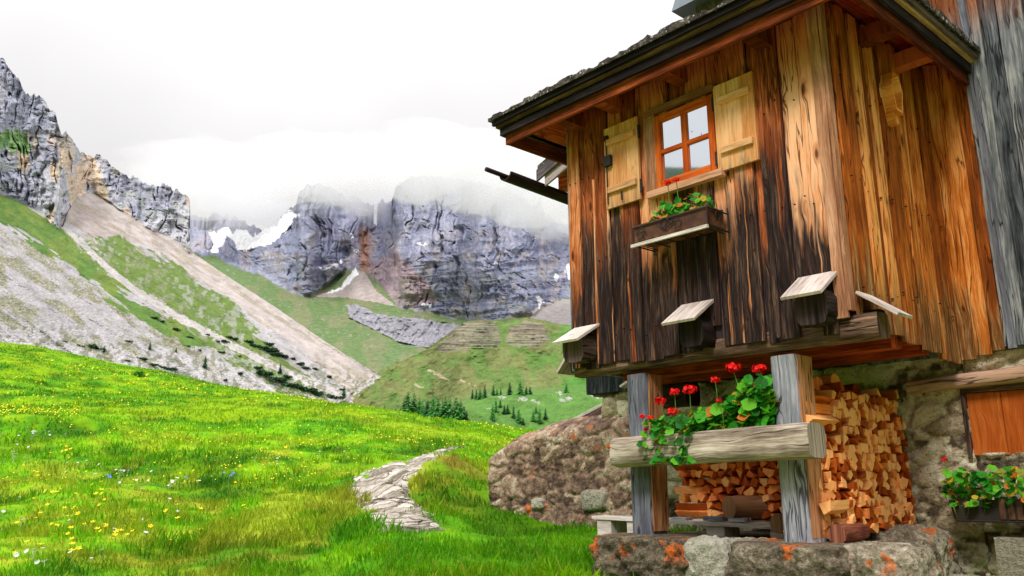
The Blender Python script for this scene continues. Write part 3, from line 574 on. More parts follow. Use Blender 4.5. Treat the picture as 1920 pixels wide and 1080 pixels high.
def coverC(x, y, d):
    one = np.ones(x.shape + (1,)); n1 = fbm(x * .03, y * .04, 0, 4, 91); n2 = fbm(x * .12, y * .14, 0, 3, 92); nf = fbm(x * .4, y * .5, 0, 2, 93); jx, jy = x + (n2 - .5) * 18, y + (n2 - .5) * 12
    g = lay(A(124, 132, 80) * one, sm(n1, .46, .58), A(106, 134, 70)); g = lay(g, sm(x + (n1 - .5) * 160, 985, 1120) * .9 * sm(y, 600, 640), A(84, 138, 56)); g = lay(g, sm(y - itp(x, KN), -16, 4) * sm(x, 820, 900), A(98, 140, 66))
    g = lay(g, sm(x, 760, 690) * sm(n2, .4, .6) * .7, A(132, 126, 82))
    for k, B in enumerate(BANDS):
        s = fbm(x * .012, y * .42, 0, 3, 85 + k); g = lay(g, inpoly(jx, jy, B) * (.5 + .45 * sm(s, .4, .6)), lay(A(160, 148, 138) * one, sm(s, .5, .62), A(122, 112, 98)))
    for (a, b_, w) in (((800, 692), (840, 712), 3.), ((866, 714), (890, 724), 2.2), ((780, 722), (800, 730), 2.5)):
        t = np.clip(((x - a[0]) * (b_[0] - a[0]) + (y - a[1]) * (b_[1] - a[1])) / ((b_[0] - a[0]) ** 2 + (b_[1] - a[1]) ** 2), 0, 1); dd_ = np.hypot(jx - a[0] - t * (b_[0] - a[0]), jy - a[1] - t * (b_[1] - a[1])); g = lay(g, dd_ < w, A(190, 172, 148))
    for (cx, cy, rx_, ry_) in ((940, 744, 9, 2.5), (978, 748, 10, 4), (1002, 752, 6, 2.5), (915, 765, 3, 2), (1062, 750, 14, 5), (1050, 738, 8, 2), (1120, 744, 10, 3)): g = lay(g, (((jx - cx) / rx_) ** 2 + ((jy - cy) / ry_) ** 2 < 1) & (nf > .42), A(176, 174, 168))
    g = lay(g, inpoly(jx, jy, [(640, 750), (660, 736), (700, 697), (712, 700), (700, 716), (672, 738), (655, 752)]), A(190, 186, 182) * (.6 + .7 * nf[..., None]))
    return g * (.82 + .36 * nf[..., None]) * .82
_, GRIDS['C'] = layer('green_hill', xsC, topC, botC, lambda x: 360 + .02 * (x - 600), slopeC, reliefC, coverC, 330, M['far'])

# -- wooded hill behind the viewer (the window panes mirror it)
hb = np.linspace(-pi, pi, 120); hd = np.linspace(120, 420, 24); HB, HD = np.meshgrid(hb[(hb > 1.7) | (hb < -1.7)], hd)
hb2 = np.sort(np.where(hb < 0, hb + 2 * pi, hb)); hb2 = np.linspace(1.75, 5.15, 260); HB, HD = np.meshgrid(hb2, hd); k = (HD - 120) / 300
HZ = -14 + 171 * sm(k, 0, 1) * sm(HB, 1.75, 2.4) * sm(HB, 5.15, 4.7) + (noise(HB * 140, 3.) - .4) * 16 * (k > .97) + (fbm(HD * .02, HB * 6, 0, 4, 5) - .5) * 22 * k
hv = np.stack([HD * np.sin(HB), HD * np.cos(HB), HZ], -1)
tag(raw('wooded_hill', hv.reshape(-1, 3), gridfaces(*HB.shape), M['far'], attrs={'cover': ('POINT', np.tile(A(36, 62, 34), (HB.size, 1)))}), kind='structure')

# -- cloud lying on the summits
def mk_cloud():
    m = bpy.data.materials.new('cloud_vapour'); m.use_nodes = True; t = m.node_tree; t.nodes.clear(); v = t.nodes.new('ShaderNodeVolumePrincipled'); o = t.nodes.new('ShaderNodeOutputMaterial')
    v.inputs['Color'].default_value = (.99, .99, 1, 1); v.inputs['Density'].default_value = CLOUD_D; v.inputs['Anisotropy'].default_value = -.1; t.links.new(v.outputs[0], o.inputs[1]); return m
CLOUD_D = .0088
M['cloud'] = mk_cloud()
def cloud(px, py, d, rx, ry, rz, seed):
    b, t = btan(px, py); b, t = float(b), float(t); c = np.array([d * sin(b), d * cos(b), EYE + d * t]); nu, nv = 96, 48
    U, V = np.meshgrid(np.linspace(0, 2 * pi, nu + 1), np.linspace(1e-3, pi - 1e-3, nv)); dx, dy, dz = np.sin(V) * np.cos(U), np.sin(V) * np.sin(U), np.cos(V)
    r = 1 + (fbm(dx * 2.2 + seed, dy * 2.2, dz * 2.2 + 9, 5, seed) - .5) * .75
    lx_, ly_, lz_ = dx * rx * r, np.sign(dy) * np.abs(dy) ** 5 * rz * r, dz * ry * r; e = np.array([cos(b), -sin(b), 0]); f_ = np.array([sin(b), cos(b), 0])
    P = c + e * lx_[..., None] + f_ * ly_[..., None] + np.array([0, 0, 1.]) * lz_[..., None]
    tag(raw('cloud', P.reshape(-1, 3), gridfaces(*U.shape)[:, ::-1], M['cloud']), kind='stuff')
# placed later, once the terrain distances are known

# ------------------------------------------------------------------ the hut
hut = thing('mountain_hut', 'weathered timber alpine hut with an overhanging upper room on posts above a stone base', 'hut', HUTM)
BW, BD = 2.68, 1.75                                   # upper room: width and depth to the main front wall
def part(name, mb, m, parent=None): return mb.build(name, M[m], hut if parent is None else parent)
_nm = MB().log((0, 0, 0), (0, -.017, 0), .0055, n=6, seg=1).build('nail_head', M['nail']); NAIL = _nm.data; bpy.data.objects.remove(_nm)
def nail(c, par, rz=0.):
    o = bpy.data.objects.new('nail_head', NAIL); COL.objects.link(o); o.parent = par; o.location = c; o.rotation_euler = (0, 0, rz)
# front boards (edges read off the photograph at mid height), side boards, main wall boards
xe = [-2.68, -2.53, -2.35, -2.17, -2.0, -1.83, -1.635, -1.45, -1.26, -1.05, -.845, -.66, -.56, -.385, -.215, -.085]
mb = MB()
for i, (a, b) in enumerate(zip(xe[:-1], xe[1:])):
    zb = 2.615 + R(-.02, .03)
    if i == 8: zb = 2.80                              # cut short round the middle beam end
    if i == 13: zb = 2.68
    mb.board((a + .007, -.060 + (i % 2) * .024 + R(-.004, .004), zb), (0, 0, 5.12 - zb), (b - a - .014, 0, 0), (0, .028, 0), 14, .012)
for x, w in ((-2.19, .03), (-2.02, .028), (-.585, .05), (-2.36, .02)):   # the pale strips nailed over the joints
    mb.board((x, -.068, 2.63), (0, 0, 1.75 if w < .04 else 2.4), (w, 0, 0), (0, .016, 0), 16, .016)
cl = part('front_cladding', mb, 'front')
mb = MB(); mb.box(-2.66, -.02, -.022, -.012, 2.7, 5.0, 2); mb.build('gap_shade_backing', M['tar'], cl)  # dark sheet added so the gaps between the boards read as shade
for a, b in zip(xe[:-1], xe[1:]):
    for zc in (2.86, 3.62, 4.45):
        for q in (.25, .75):
            if R(0, 1) < .75: nail((a + (b - a) * q + R(-.01, .01), -.056, zc + R(-.05, .05)), cl)
mb = MB(); y = .0
for i, w in enumerate((.09, .12, .07, .14, .1, .13, .08, .15, .11, .12, .09, .14, .1, .13, .08, .15)):
    y1 = min(y + w, BD); zb = 2.66 - .008 * i + R(-.02, .02) - (.04 if i > 11 else 0)
    mb.board((.02 + (i % 2) * .02, y + .006, max(zb, 2.52)), (0, 0, 5.16 - zb), (0, y1 - y - .012, 0), (.026, 0, 0), 12, .016); y = y1
cl = part('side_cladding', mb, 'side')
mb = MB(); mb.box(.004, .016, .02, BD - .02, 2.7, 5.1, 2); mb.build('gap_shade_backing', M['tar'], cl)  # same added dark sheet, giving the side gaps their shade
y = .06
while y < BD - .05:
    for zc in (2.95, 3.7, 4.5): nail((.052, y, zc + R(-.06, .06)), cl, pi / 2)
    y += R(.08, .16)
mb = MB(); x = .047
for i, w in enumerate((.13, .12, .1)):
    mb.board((x, BD - .05 + (i % 2) * .012, 2.55 + .025 * i), (0, 0, 2.75), (w - .006, 0, 0), (0, .03, 0), 12, .014); x += w
part('wall_cladding', mb, 'side')
mb = MB(); x = .397
for i in range(14):
    w = (.17, .13, .2, .16)[i % 4]
    mb.board((x, BD - .06 + (i % 2) * .016, 2.61 + R(-.01, .02)), (0, 0, 4.4), (w - .008, 0, 0), (0, .03, 0), 14, .016); x += w
part('wall_cladding', mb, 'old')
mb = MB(); mb.board((.43, BD - .085, 2.6), (0, 0, 3.6), (.055, 0, 0), (0, .03, 0), 12, .012); part('cover_strip', mb, 'grey')
mb = MB(); mb.box(-.75, 2.6, BD + .0, BD + .12, 2.6, 7.2, 2); mb.box(-4.2, -.75, BD + .0, BD + .12, 2.62, 5.3, 2); mb.box(-4.2, -4.1, BD + .12, 6.5, 2.6, 5.2, 2); mb.box(-4.1, 2.9, BD + .5, 6.5, .3, 5.2, 2); part('back_wall', mb, 'old')
mb = MB(); mb.board((-2.70, -.045, 2.6), (0, 0, 2.5), (0, 1.75, 0), (.03, 0, 0), 2); part('left_cladding', mb, 'old')
mb = MB(); mb.board((-.095, -.075, 2.70), (0, 0, 2.42), (.085, 0, 0), (0, .026, 0), 12, .01); mb.board((-.006, -.07, 2.75), (0, 0, 2.4), (0, .07, 0), (.026, 0, 0), 12, .008); part('corner_board', mb, 'trim')
mb = MB(); mb.box(-2.64, .0, .02, BD, 2.68, 2.74, 0); part('floor', mb, 'under')
for yy in (.55, 1.05): mb = MB(); mb.box(-2.6, .0, yy, yy + .16, 2.55, 2.68, 0); part('floor_beam', mb, 'under')
mb = MB(); mb.log((-2.70, .066, 2.632), (.17, .066, 2.636), .088, .09, 16, 10, .06, .6); part('sill_beam', mb, 'beam')
# beam ends with their little weather boards
def endlog(p0, p1, r, sq=.3, m='logend'): mb = MB(); mb.log(p0, p1, r, r, 14, 3, .08, sq); return part('beam_end', mb, m)
def coverboard(log, q, t=.022):
    """q: the four upper corners (at the wall left, right, then outer right, outer left)."""
    q = [np.array(p, float) for p in q]; n = np.cross(q[1] - q[0], q[3] - q[0]); n = n / np.linalg.norm(n); n = n if n[2] > 0 else -n
    mb = MB(); mb.board(q[3] - n * t, q[0] - q[3], q[2] - q[3], n * t, 3, .006); o = part('weather_board', mb, 'cover', log)
    return o
lg = endlog((-2.50, .3, 2.79), (-2.50, -.24, 2.77), .125); coverboard(lg, [(-2.64, -.06, 3.0), (-2.33, -.06, 3.0), (-2.33, -.36, 2.83), (-2.64, -.36, 2.83)])
lg = endlog((-1.24, .3, 2.76), (-1.24, -.2, 2.75), .115, .7); coverboard(lg, [(-1.42, -.055, 3.02), (-1.1, -.055, 3.02), (-1.1, -.34, 2.83), (-1.42, -.34, 2.83)])
lg = endlog((-.2, .3, 2.80), (-.2, -.22, 2.78), .125); coverboard(lg, [(-.36, -.06, 3.05), (-.055, -.085, 3.05), (-.055, -.34, 2.86), (-.36, -.34, 2.86)])
lg = endlog((-.1, .1, 2.68), (.15, .1, 2.68), .075, .4); coverboard(lg, [(*hp(1606, 545, 1, -.05)[:1], -.05, hp(1606, 545, 1, -.05)[2]), (*hp(1606, 545, 1, -.05)[:1], .18, hp(1606, 545, 1, -.05)[2]), (.33, .18, 2.685), (.33, -.05, 2.685)])
lg = endlog((-2.5, .1, 2.72), (-2.78, .1, 2.70), .10, .4); coverboard(lg, [(-2.71, .28, 2.86), (-2.71, -.02, 2.86), (-2.94, -.02, 2.62), (-2.94, .28, 2.62)])
lg = endlog((-2.3, 1.25, 2.45), (-2.98, 1.25, 2.43), .12, .5); coverboard(lg, [(-2.74, 1.45, 2.72), (-2.74, 1.05, 2.72), (-3.08, 1.05, 2.58), (-3.08, 1.45, 2.58)])
# posts and the rail
for x0 in (-2.1, -.675):
    mb = MB(); w = .215 if x0 < -1 else .19
    mb.log((x0 + w / 2, .115, 1.14), (x0 + w / 2 - .012, .115, 2.51), .118, .108, 20, 8, .02, .95); p = part('post', mb, 'grey')
    mb = MB(); mb.board((x0 + w + .011, .02, 1.2), (0, 0, 1.3), (0, .19, 0), (.012, 0, 0), 6, .02); part('post_face', mb, 'postside', p)
mb = MB(); mb.log((-2.09, -.13, 1.838), (-.29, -.13, 1.87), .118, .122, 18, 12, .07, .38); part('rail', mb, 'pale')
# window
win = thing('window', None, None); win.parent = hut
def sub(name, mb, m, par): return mb.build(name, M[m], par)
x0, x1, z0, z1 = -1.575, -.965, 4.07, 4.735
yo = -.062
mb = MB(); mb.box(x0 - .02, x1 + .02, yo, yo + .02, z0 - .02, z1 + .02, 2); sub('casing_back', mb, 'under', win)
mb = MB(); t = .058
mb.box(x0, x0 + t, yo - .035, yo - .002, z0, z1, 2); mb.box(x1 - t, x1, yo - .035, yo - .002, z0, z1, 2); mb.box(x0 + t, x1 - t, yo - .035, yo - .002, z0, z0 + t, 0); mb.box(x0 + t, x1 - t, yo - .035, yo - .002, z1 - t, z1, 0)
xm, zm = (x0 + x1) / 2, (z0 + z1) / 2 - .01
mb.box(xm - .024, xm + .024, yo - .032, yo - .002, z0 + t, z1 - t, 2); mb.box(x0 + t, xm - .024, yo - .03, yo - .002, zm - .017, zm + .017, 0); mb.box(xm + .024, x1 - t, yo - .03, yo - .002, zm - .017, zm + .017, 0)
sub('frame', mb, 'frame', win)
for a, b in ((x0 + t, xm - .024), (xm + .024, x1 - t)):
    for c, d in ((z0 + t, zm - .017), (zm + .017, z1 - t)):
        mb = MB(); mb.board((a - .003, yo - .010, c - .003), (0, 0, d - c + .006), (b - a + .006, 0, 0), (0, .004, 0)); sub('pane', mb, 'glass', win)
mb = MB(); mb.box(x0 - .135, x0 - .068, yo - .02, yo + .01, z0 - .05, z1 + .1, 2, 4, .008); mb.box(x0 - .066, x0 - .004, yo - .03, yo + .01, z0 - .03, z1 + .03, 2, 4, .004); mb.box(x0 - .12, x1 + .02, yo - .05, yo + .01, z1 + .033, z1 + .085, 0, 4, .006)
sub('casing', mb, 'trim', win)
mb = MB(); mb.box(x0 - .1, x1 + .06, yo - .06, yo + .01, z0 - .07, z0 - .012, 0, 4, .01); sub('sill', mb, 'trim', win)
# shutters, folded back on the wall
def shutter(x0, x1, z0, z1, lock):
    mb = MB(); n = 3; w = (x1 - x0) / n
    for i in range(n): mb.board((x0 + i * w + .001, yo - .035 + .002 * (i % 2), z0), (0, 0, z1 - z0), (w - .002, 0, 0), (0, .025, 0), 4, .002)
    s = part('shutter', mb, 'shutter')
    for zc in (z0 + .17, z1 - .15):
        mb = MB(); mb.board((x0 + .045, yo - .062, zc - .03), (x1 - x0 - .075, 0, 0), (0, 0, .055), (0, .026, 0), 4, .004); mb.build('batten', M['shutter'], s)
    if lock:
        mb = MB(); mb.tube([(x0 + .035, yo - .048, z0 + .04), (x0 + .035, yo - .048, z1 - .1)], .007); mb.box(x0 + .015, x0 + .1, yo - .075, yo - .04, z0 + .4, z0 + .5); mb.box(x0 + .02, x0 + .06, yo - .06, yo - .036, z1 - .13, z1 - .08)
        mb.tube([(x0 + .2, yo - .05, z0 + .04), (x0 + .2, yo - .05, z0 + .12)], .008); mb.build('latch', M['iron'], s)
    for zc in (z0 + .12, z1 - .15):
        mb = MB(); xx = x1 if lock else x0; mb.log((xx + .012 * (1 if lock else -1), yo - .03, zc - .06), (xx + .012 * (1 if lock else -1), yo - .03, zc + .06), .012, n=8, seg=1); mb.build('hinge', M['iron'], s)
shutter(-2.165, -1.765, 4.03, 4.815, True); shutter(-.952, -.582, 4.04, 4.79, False)

# roof of the upper room: hipped, with a stepped eave of boards and old shingles
OX, OY = .54, .585                                    # overhang of the outermost shingles
PT = .42                                              # rise per metre
XL, XR, YF, YB = -BW - OY, OX, -OY, BD + .02
def roofz(x, y, z0): return z0 + PT * min(x - XL, XR - x, y - YF)
nx, ny = 150, 70; gx, gy = np.meshgrid(np.linspace(XL, XR, nx), np.linspace(YF, YB, ny))
ins = np.minimum(np.minimum(gx - XL, XR - gx), gy - YF); row = np.floor(ins / .16); wid = _h((np.where(ins == gy - YF, gx, gy) / .11).astype(np.int64), row.astype(np.int64), np.zeros(gx.shape, np.int64), 4)
gz = 5.14 + PT * ins + .035 * (1 - (ins / .16 - row)) + (wid - .5) * .035 + (fbm(gx * 9, gy * 9, 0, 3, 6) - .5) * .05
top = np.stack([gx, gy, gz], -1).reshape(-1, 3); bot = np.stack([gx, gy, 5.13 + PT * ins - .0], -1).reshape(-1, 3); n_ = nx * ny
rim = list(range(nx)) + [r * nx + nx - 1 for r in range(1, ny)] + [(ny - 1) * nx + c for c in range(nx - 2, -1, -1)] + [r * nx for r in range(ny - 2, 0, -1)]
sf = [(a, b, b + n_, a + n_) for a, b in zip(rim, rim[1:] + rim[:1])]
roof = raw('roof', np.concatenate([top, bot]), np.concatenate([gridfaces(ny, nx), gridfaces(ny, nx)[:, ::-1] + n_, np.array(sf)[:, ::-1]]), M['shingle'], hut, False)
def ring(name, m, off, zlo, zhi, th):
    """An eave board running round the three open sides, set `off` in from the shingles' edge."""
    mb = MB(); xl, xr, yf = XL + off, XR - off, YF + off
    mb.board((xl, yf, zlo), (xr - xl, 0, 0), (0, 0, zhi - zlo), (0, th, 0), 10, .01); mb.board((xl, yf + th, zlo), (0, YB - yf - th, 0), (0, 0, zhi - zlo), (th, 0, 0), 6, .008)
    mb.board((xr, yf + th, zlo), (0, YB - yf - th - .06, 0), (0, 0, zhi - zlo), (-th, 0, 0), 6, .008); return mb.build(name, M[m], roof)
ring('eave_board', 'tar', .028, 5.085, 5.13, .03); ring('eave_batten', 'moss', .055, 5.055, 5.082, .03); ring('eave_board', 'tar', .085, 4.97, 5.042, .03); ring('fascia', 'fascia', .125, 4.88, 5.02, .032)
mb = MB()                                             # soffit: sheathing boards under the sloping roof
sl_ = lambda x, y: 5.10 + PT * min(x - XL, XR - x, y - YF) * .92 - .09
for k in range(5):
    a, b = .16 + k * .11, .16 + (k + 1) * .11 - .004
    xl, xr, yf = XL, XR, YF
    def strip(p):                                     # mitred boards on the three slopes
        zz = [sl_(q[0], q[1]) for q in p]; q = [(p[i][0], p[i][1], zz[i]) for i in range(4)]; q2 = [(v[0], v[1], v[2] + .02) for v in q]; du = R(0, 40)
        L = math.dist(q[0], q[1]); mb.add(q + q2, [(3, 2, 1, 0), (4, 5, 6, 7), (0, 1, 5, 4), (2, 3, 7, 6)], [[(du + .11, 0), (du + .11, L), (du, L), (du, 0)]] * 4)
    strip([(xl + a, yf + a), (xr - a, yf + a), (xr - b, yf + b), (xl + b, yf + b)])
    strip([(xl + a, YB - .03), (xl + a, yf + a), (xl + b, yf + b), (xl + b, YB - .03)])
    strip([(xr - a, yf + a), (xr - a, YB - .1), (xr - b, YB - .1), (xr - b, yf + b)])
mb.build('soffit', M['soffit'], roof)
def rafter(p, d):
    mb = MB(); d = np.array(d, float); s = np.array([d[1], -d[0], 0]); o = np.array(p, float) - s * .06; prof = [(0, .0), (.33, .0), (.40, .05), (.40, .13), (0, .13)]
    mb.prism(prof, o, d, (0, 0, 1), s * .12); mb.build('rafter', M['fascia'], roof)
for x in (-2.52, -2.02, -1.28, -.47): rafter((x, -.02, 4.955), (0, -1, 0))
for y in (.5, 1.12): rafter((.03, y, 4.955), (1, 0, 0))
# main roof: gable over the main wall; only its lower left corner and gutter show
mr_ = MB()
for side in (-1,):
    o = np.array([-4.35, 1.14, 5.36]); L = np.array([6.0, 0, 2.0])
    mr_.board(o, L, (0, 6.6, 0), (0, 0, .07), 2)
main = part('main_roof', mr_, 'shingle')
mb = MB(); mb.board((-4.33, 1.10, 5.21), (6, 0, 2.0), (0, 0, .15), (0, .03, 0), 4, .01); mb.board((-4.22, 1.135, 5.13), (6, 0, 2.0), (0, 0, .13), (0, .03, 0), 4, .01); mb.build('verge_board', M['verge'], main)
mb = MB(); mb.board((-4.2, 1.16, 5.28), (6, 0, 2.0), (0, 1.0, 0), (0, 0, .03), 2); mb.box(-4.15, -4.0, 1.3, 6.4, 5.1, 5.25, 1); mb.build('eave_beam', M['soffit'], main)
mb = MB(); n = 9; prof = [(-.11 * cos(pi * k / n), -.09 * sin(pi * k / n)) for k in range(n + 1)] + [(.088 * cos(pi * k / n), -.068 * sin(pi * k / n)) for k in range(n + 1)]
mb.prism(prof, (-4.5, .74, 5.27), (1, 0, 0), (0, 0, 1), (0, 5.5, -.28)); mb.log((-4.58, .5, 5.29), (-4.57, 1.2, 5.25), .03, .03, 8, 1); mb.build('gutter', M['gutter'], main)
mb = MB(); mb.box(-1.55, -.75, .62, 1.2, 5.6, 6.35, 2); ch = mb.build('chimney', M['rubble'], roof)
mb = MB(); mb.prism([(0, 0), (1.1, 0), (.95, .32), (.15, .32)], (-1.75, .5, 6.10), (1, 0, 0), (0, 0, 1), (0, .8, 0)); mb.build('chimney_cap', M['tin'], ch)

# ------------------------------------------------------------------ masonry
def rubble(name, x0, x1, z0, z1, y0, depth, m, cell=.3, amp=.06, topf=None, endf=None, seed=0, parent=None, step=.022, M_=None, top_round=0.):
    """A rubble wall: bulging stones in raked joints, worked in depth; topf gives the height along x."""
    nx, nz = int((x1 - x0) / step) + 1, int((z1 - z0) / step) + 1
    gx, t = np.meshgrid(np.linspace(x0, x1, nx), np.linspace(0, 1, nz)); zt = topf(gx) if topf else z1; gz = z0 + (zt - z0) * t
    wx, wz = gx + (fbm(gx * 2, gz * 2, 1, 3, seed) - .5) * .25, gz + (fbm(gx * 2, gz * 2, 5, 3, seed) - .5) * .2
    a, b, i = worley(wx / (cell * 1.35), wz / (cell * .8), seed); e = b - a; a2, b2, i2 = worley(wx / (cell * .5), wz / (cell * .34), seed + 3); big = i > .35
    e = np.where(big, e, np.minimum(e, (b2 - a2) * .8)); pid = np.where(big, i, i2)
    h = sm(e, .0, .28) * amp * (.55 + .9 * pid) + (fbm(gx * 11, gz * 11, 0, 4, seed + 1) - .5) * amp * .8 + (fbm(gx * 1.3, gz * 1.3, 0, 3, seed + 2) - .5) * amp * 2
    gy = y0 - h
    if top_round: gy = gy + depth * .45 * np.clip((t - (1 - top_round)) / top_round, 0, 1) ** 2
    if endf is not None: gy = gy + endf(gx)
    gx = gx + (fbm(gx * 8, gz * 8, 7, 2, seed) - .5) * .03
    P = np.stack([gx, gy, gz], -1).reshape(-1, 3); n = len(P); B = np.stack([gx, np.maximum(gy + .05, y0 + depth + 0 * gy), gz], -1).reshape(-1, 3)
    rim = list(range(nx)) + [r * nx + nx - 1 for r in range(1, nz)] + [(nz - 1) * nx + c for c in range(nx - 2, -1, -1)] + [r * nx for r in range(nz - 2, 0, -1)]
    sf = np.array([(p, p + n, q + n, q) for p, q in zip(rim, rim[1:] + rim[:1])]); g = gridfaces(nz, nx)
    return raw(name, np.concatenate([P, B]), np.concatenate([g, g[:, ::-1] + n, sf]), M[m], parent, True, {'pid': ('POINT', np.concatenate([pid.ravel(), pid.ravel()]))}, M_)
rubble('stone_wall', -1.2, .03, .4, 2.62, BD + .05, .4, 'rubble', .2, .03, seed=2, parent=hut)
rubble('stone_wall', .03, .62, .4, 1.80, BD + .05, .4, 'rubble', .22, .038, seed=3, parent=hut)
rubble('stone_wall', .03, 3.0, 2.30, 2.62, BD + .05, .4, 'rubble', .34, .04, seed=4, parent=hut)
rubble('stone_wall', .58, 3.0, .4, 2.30, BD + .05, .4, 'rubble', .22, .036, seed=5, parent=hut)
rubble('stone_wall', -4.0, -1.2, .9, 2.62, BD + .1, .4, 'rubble', .22, .038, seed=6, parent=hut)
mb = MB(); mb.log((-.4, BD - .03, 2.365), (2.6, BD - .03, 2.47), .055, .07, 12, 10, .1, .5); part('lintel', mb, 'beam')
mb = MB(); mb.box(-.0, .62, BD - .0, BD + .05, 2.285, 2.33, 0); mb.box(-.0, .03, BD - .01, BD + .06, 1.77, 2.285, 2); part('shutter_frame', mb, 'beam')
for a, b in ((.034, .285), (.291, .58)):
    mb = MB(); mb.board((a, BD + .03, 1.785), (0, 0, .495), (b - a, 0, 0), (0, .03, 0), 3); part('low_shutter', mb, 'redshut')
# foundation boulders under the posts
def boulder_mesh(name, c, r, m, seed, parent=None, M_=None, sq=.55, amp=.3, nu=150, nv=100, flat=None):
    U, V = np.meshgrid(np.linspace(0, 2 * pi, nu + 1), np.linspace(1e-3, pi - 1e-3, nv)); d = np.stack([np.sin(V) * np.cos(U), np.sin(V) * np.sin(U), np.cos(V)], -1); e = 2 + sq * 4
    k = 1 / (np.abs(d) ** e).sum(-1) ** (1 / e); n = d * k[..., None]; q = n * np.array(r)
    s = 1 + (fbm(q[..., 0] * 3 + seed, q[..., 1] * 3, q[..., 2] * 3, 4, seed) - .5) * amp + (fbm(q[..., 0] * 16 + seed, q[..., 1] * 16, q[..., 2] * 16, 4, seed + 1) - .5) * amp * .8 + (ridged(q[..., 0] * 8, q[..., 1] * 8, q[..., 2] * 8 + seed, 3, seed + 2) - .5) * amp * .3
    P = q * s[..., None] + np.array(c)
    if flat is not None: P[..., 2] = np.minimum(P[..., 2], flat + (P[..., 2] - flat) * .12)
    return raw(name, P.reshape(-1, 3), gridfaces(nv, nu + 1)[:, ::-1], M[m], parent, True, {'pid': ('POINT', np.full(P.shape[0] * P.shape[1], (seed * .37) % 1))}, M_)
for k, (c, r, m, fl) in enumerate((((-1.82, .02, .93), (.50, .38, .30), 'boulder', 1.165), ((-1.2, -.12, .94), (.19, .16, .23), 'white', None), ((-1.0, .1, .94), (.25, .2, .22), 'boulder', None), ((-.56, .0, .90), (.46, .40, .32), 'boulder', 1.165), ((.04, .04, .93), (.26, .26, .25), 'boulder', None), ((-.3, .55, .94), (.28, .28, .2), 'boulder', None), ((-.28, .95, .95), (.22, .28, .2), 'boulder', None), ((-.4, 1.35, .98), (.3, .26, .24), 'boulder', None))):
    boulder_mesh('foundation_stone', c, r, m, 11 + k, hut, flat=fl)
mb = MB(); mb.box(-2.5, -.5, .3, BD, .6, 1.12, 0); part('foundation', mb, 'rubble')
mb = MB(); mb.box(.22, .8, 1.42, 1.72, .55, 1.17, 0, 3, .02); part('concrete_block', mb, 'block')
boulder_mesh('foundation_stone', (-.05, 1.45, .78), (.14, .12, .1), 'white', 31, hut)
# the old stone wall running on to the left, rounded off at its far end
gb = float(ground(*hw((-6.2, BD, 0))[:2]))
wtop = lambda x: np.interp(x, [-6.22, -6.1, -5.9, -5.5, -5.0, -4.4, -3.8, -3.5], [1.86, 1.97, 2.11, 2.25, 2.33, 2.40, 2.45, 2.5]) + (fbm(x * 3, 2., 0, 3, 3) - .5) * .07
wl = rubble('old_stone_wall', -6.22, -3.45, .95, 2.5, BD - .02, .75, 'redrubble', .26, .026, wtop, lambda x: .5 * sm(x, -5.9, -6.22) ** 2, 8, None, .02, HUTM, .18)
tag(wl, 'long reddish rubble stone wall with a rounded end running out from under the hut to the path', 'wall')
for k, (px, py, w) in enumerate(((1104, 938, .19), (1000, 945, .11))):
    p = hp(px, py, 1, BD - .12); boulder_mesh('wall_stone', (p[0], BD + .0, p[2]), (w, .085, w * .62), 'white' if k < 2 else 'rubble', 41 + k, wl, nu=40, nv=26)

# ------------------------------------------------------------------ things on and around the hut
def hutthing(name, label, cat, loc=(0, 0, 0), group=None): return thing(name, label, cat, HUTM @ Matrix.Translation(loc), group)
# carved wall shrine
sh = hutthing('wall_shrine', 'small carved coffin-shaped wooden shrine hanging on the orange side wall', 'shrine', (.06, .82, 4.6))
hexo = [(-.055, -.14), (.055, -.14), (.10, .06), (.05, .19), (-.05, .19), (-.10, .06)]
mb = MB(); mb.prism(hexo, (-.002, 0, 0), (0, 1, 0), (0, 0, 1), (.016, 0, 0)); mb.build('back_panel', M['shrine'], sh)
mb = MB()
for i in range(6):
    a, b = np.array(hexo[i]), np.array(hexo[(i + 1) % 6]); d = b - a; nn = np.array([-d[1], d[0]]) / np.linalg.norm(d) * .014
    mb.prism([tuple(a), tuple(b), tuple(b + nn), tuple(a + nn)], (.015, 0, 0), (0, 1, 0), (0, 0, 1), (.085, 0, 0))
mb.build('case', M['shrine'], sh)
mb = MB(); mb.prism([(-.06, 0), (.06, 0), (.03, -.09), (-.03, -.09)], (.0, 0, -.15), (0, 1, 0), (0, 0, 1), (.07, 0, 0)); mb.prism([(-.065, 0), (.065, 0), (.065, .012), (-.065, .012)], (.0, 0, -.152), (0, 1, 0), (0, 0, 1), (.10, 0, 0)); mb.build('bracket', M['shrine'], sh)
mb = MB(); mb.log((.03, 0, -.08), (.03, 0, .06), .018, .012, 8, 3); mb.log((.03, 0, .06), (.03, 0, .1), .016, .012, 8, 1); mb.log((.03, -.04, .04), (.03, .04, .04), .01, .01, 6, 1); mb.build('carved_figure', M['fascia'], sh)

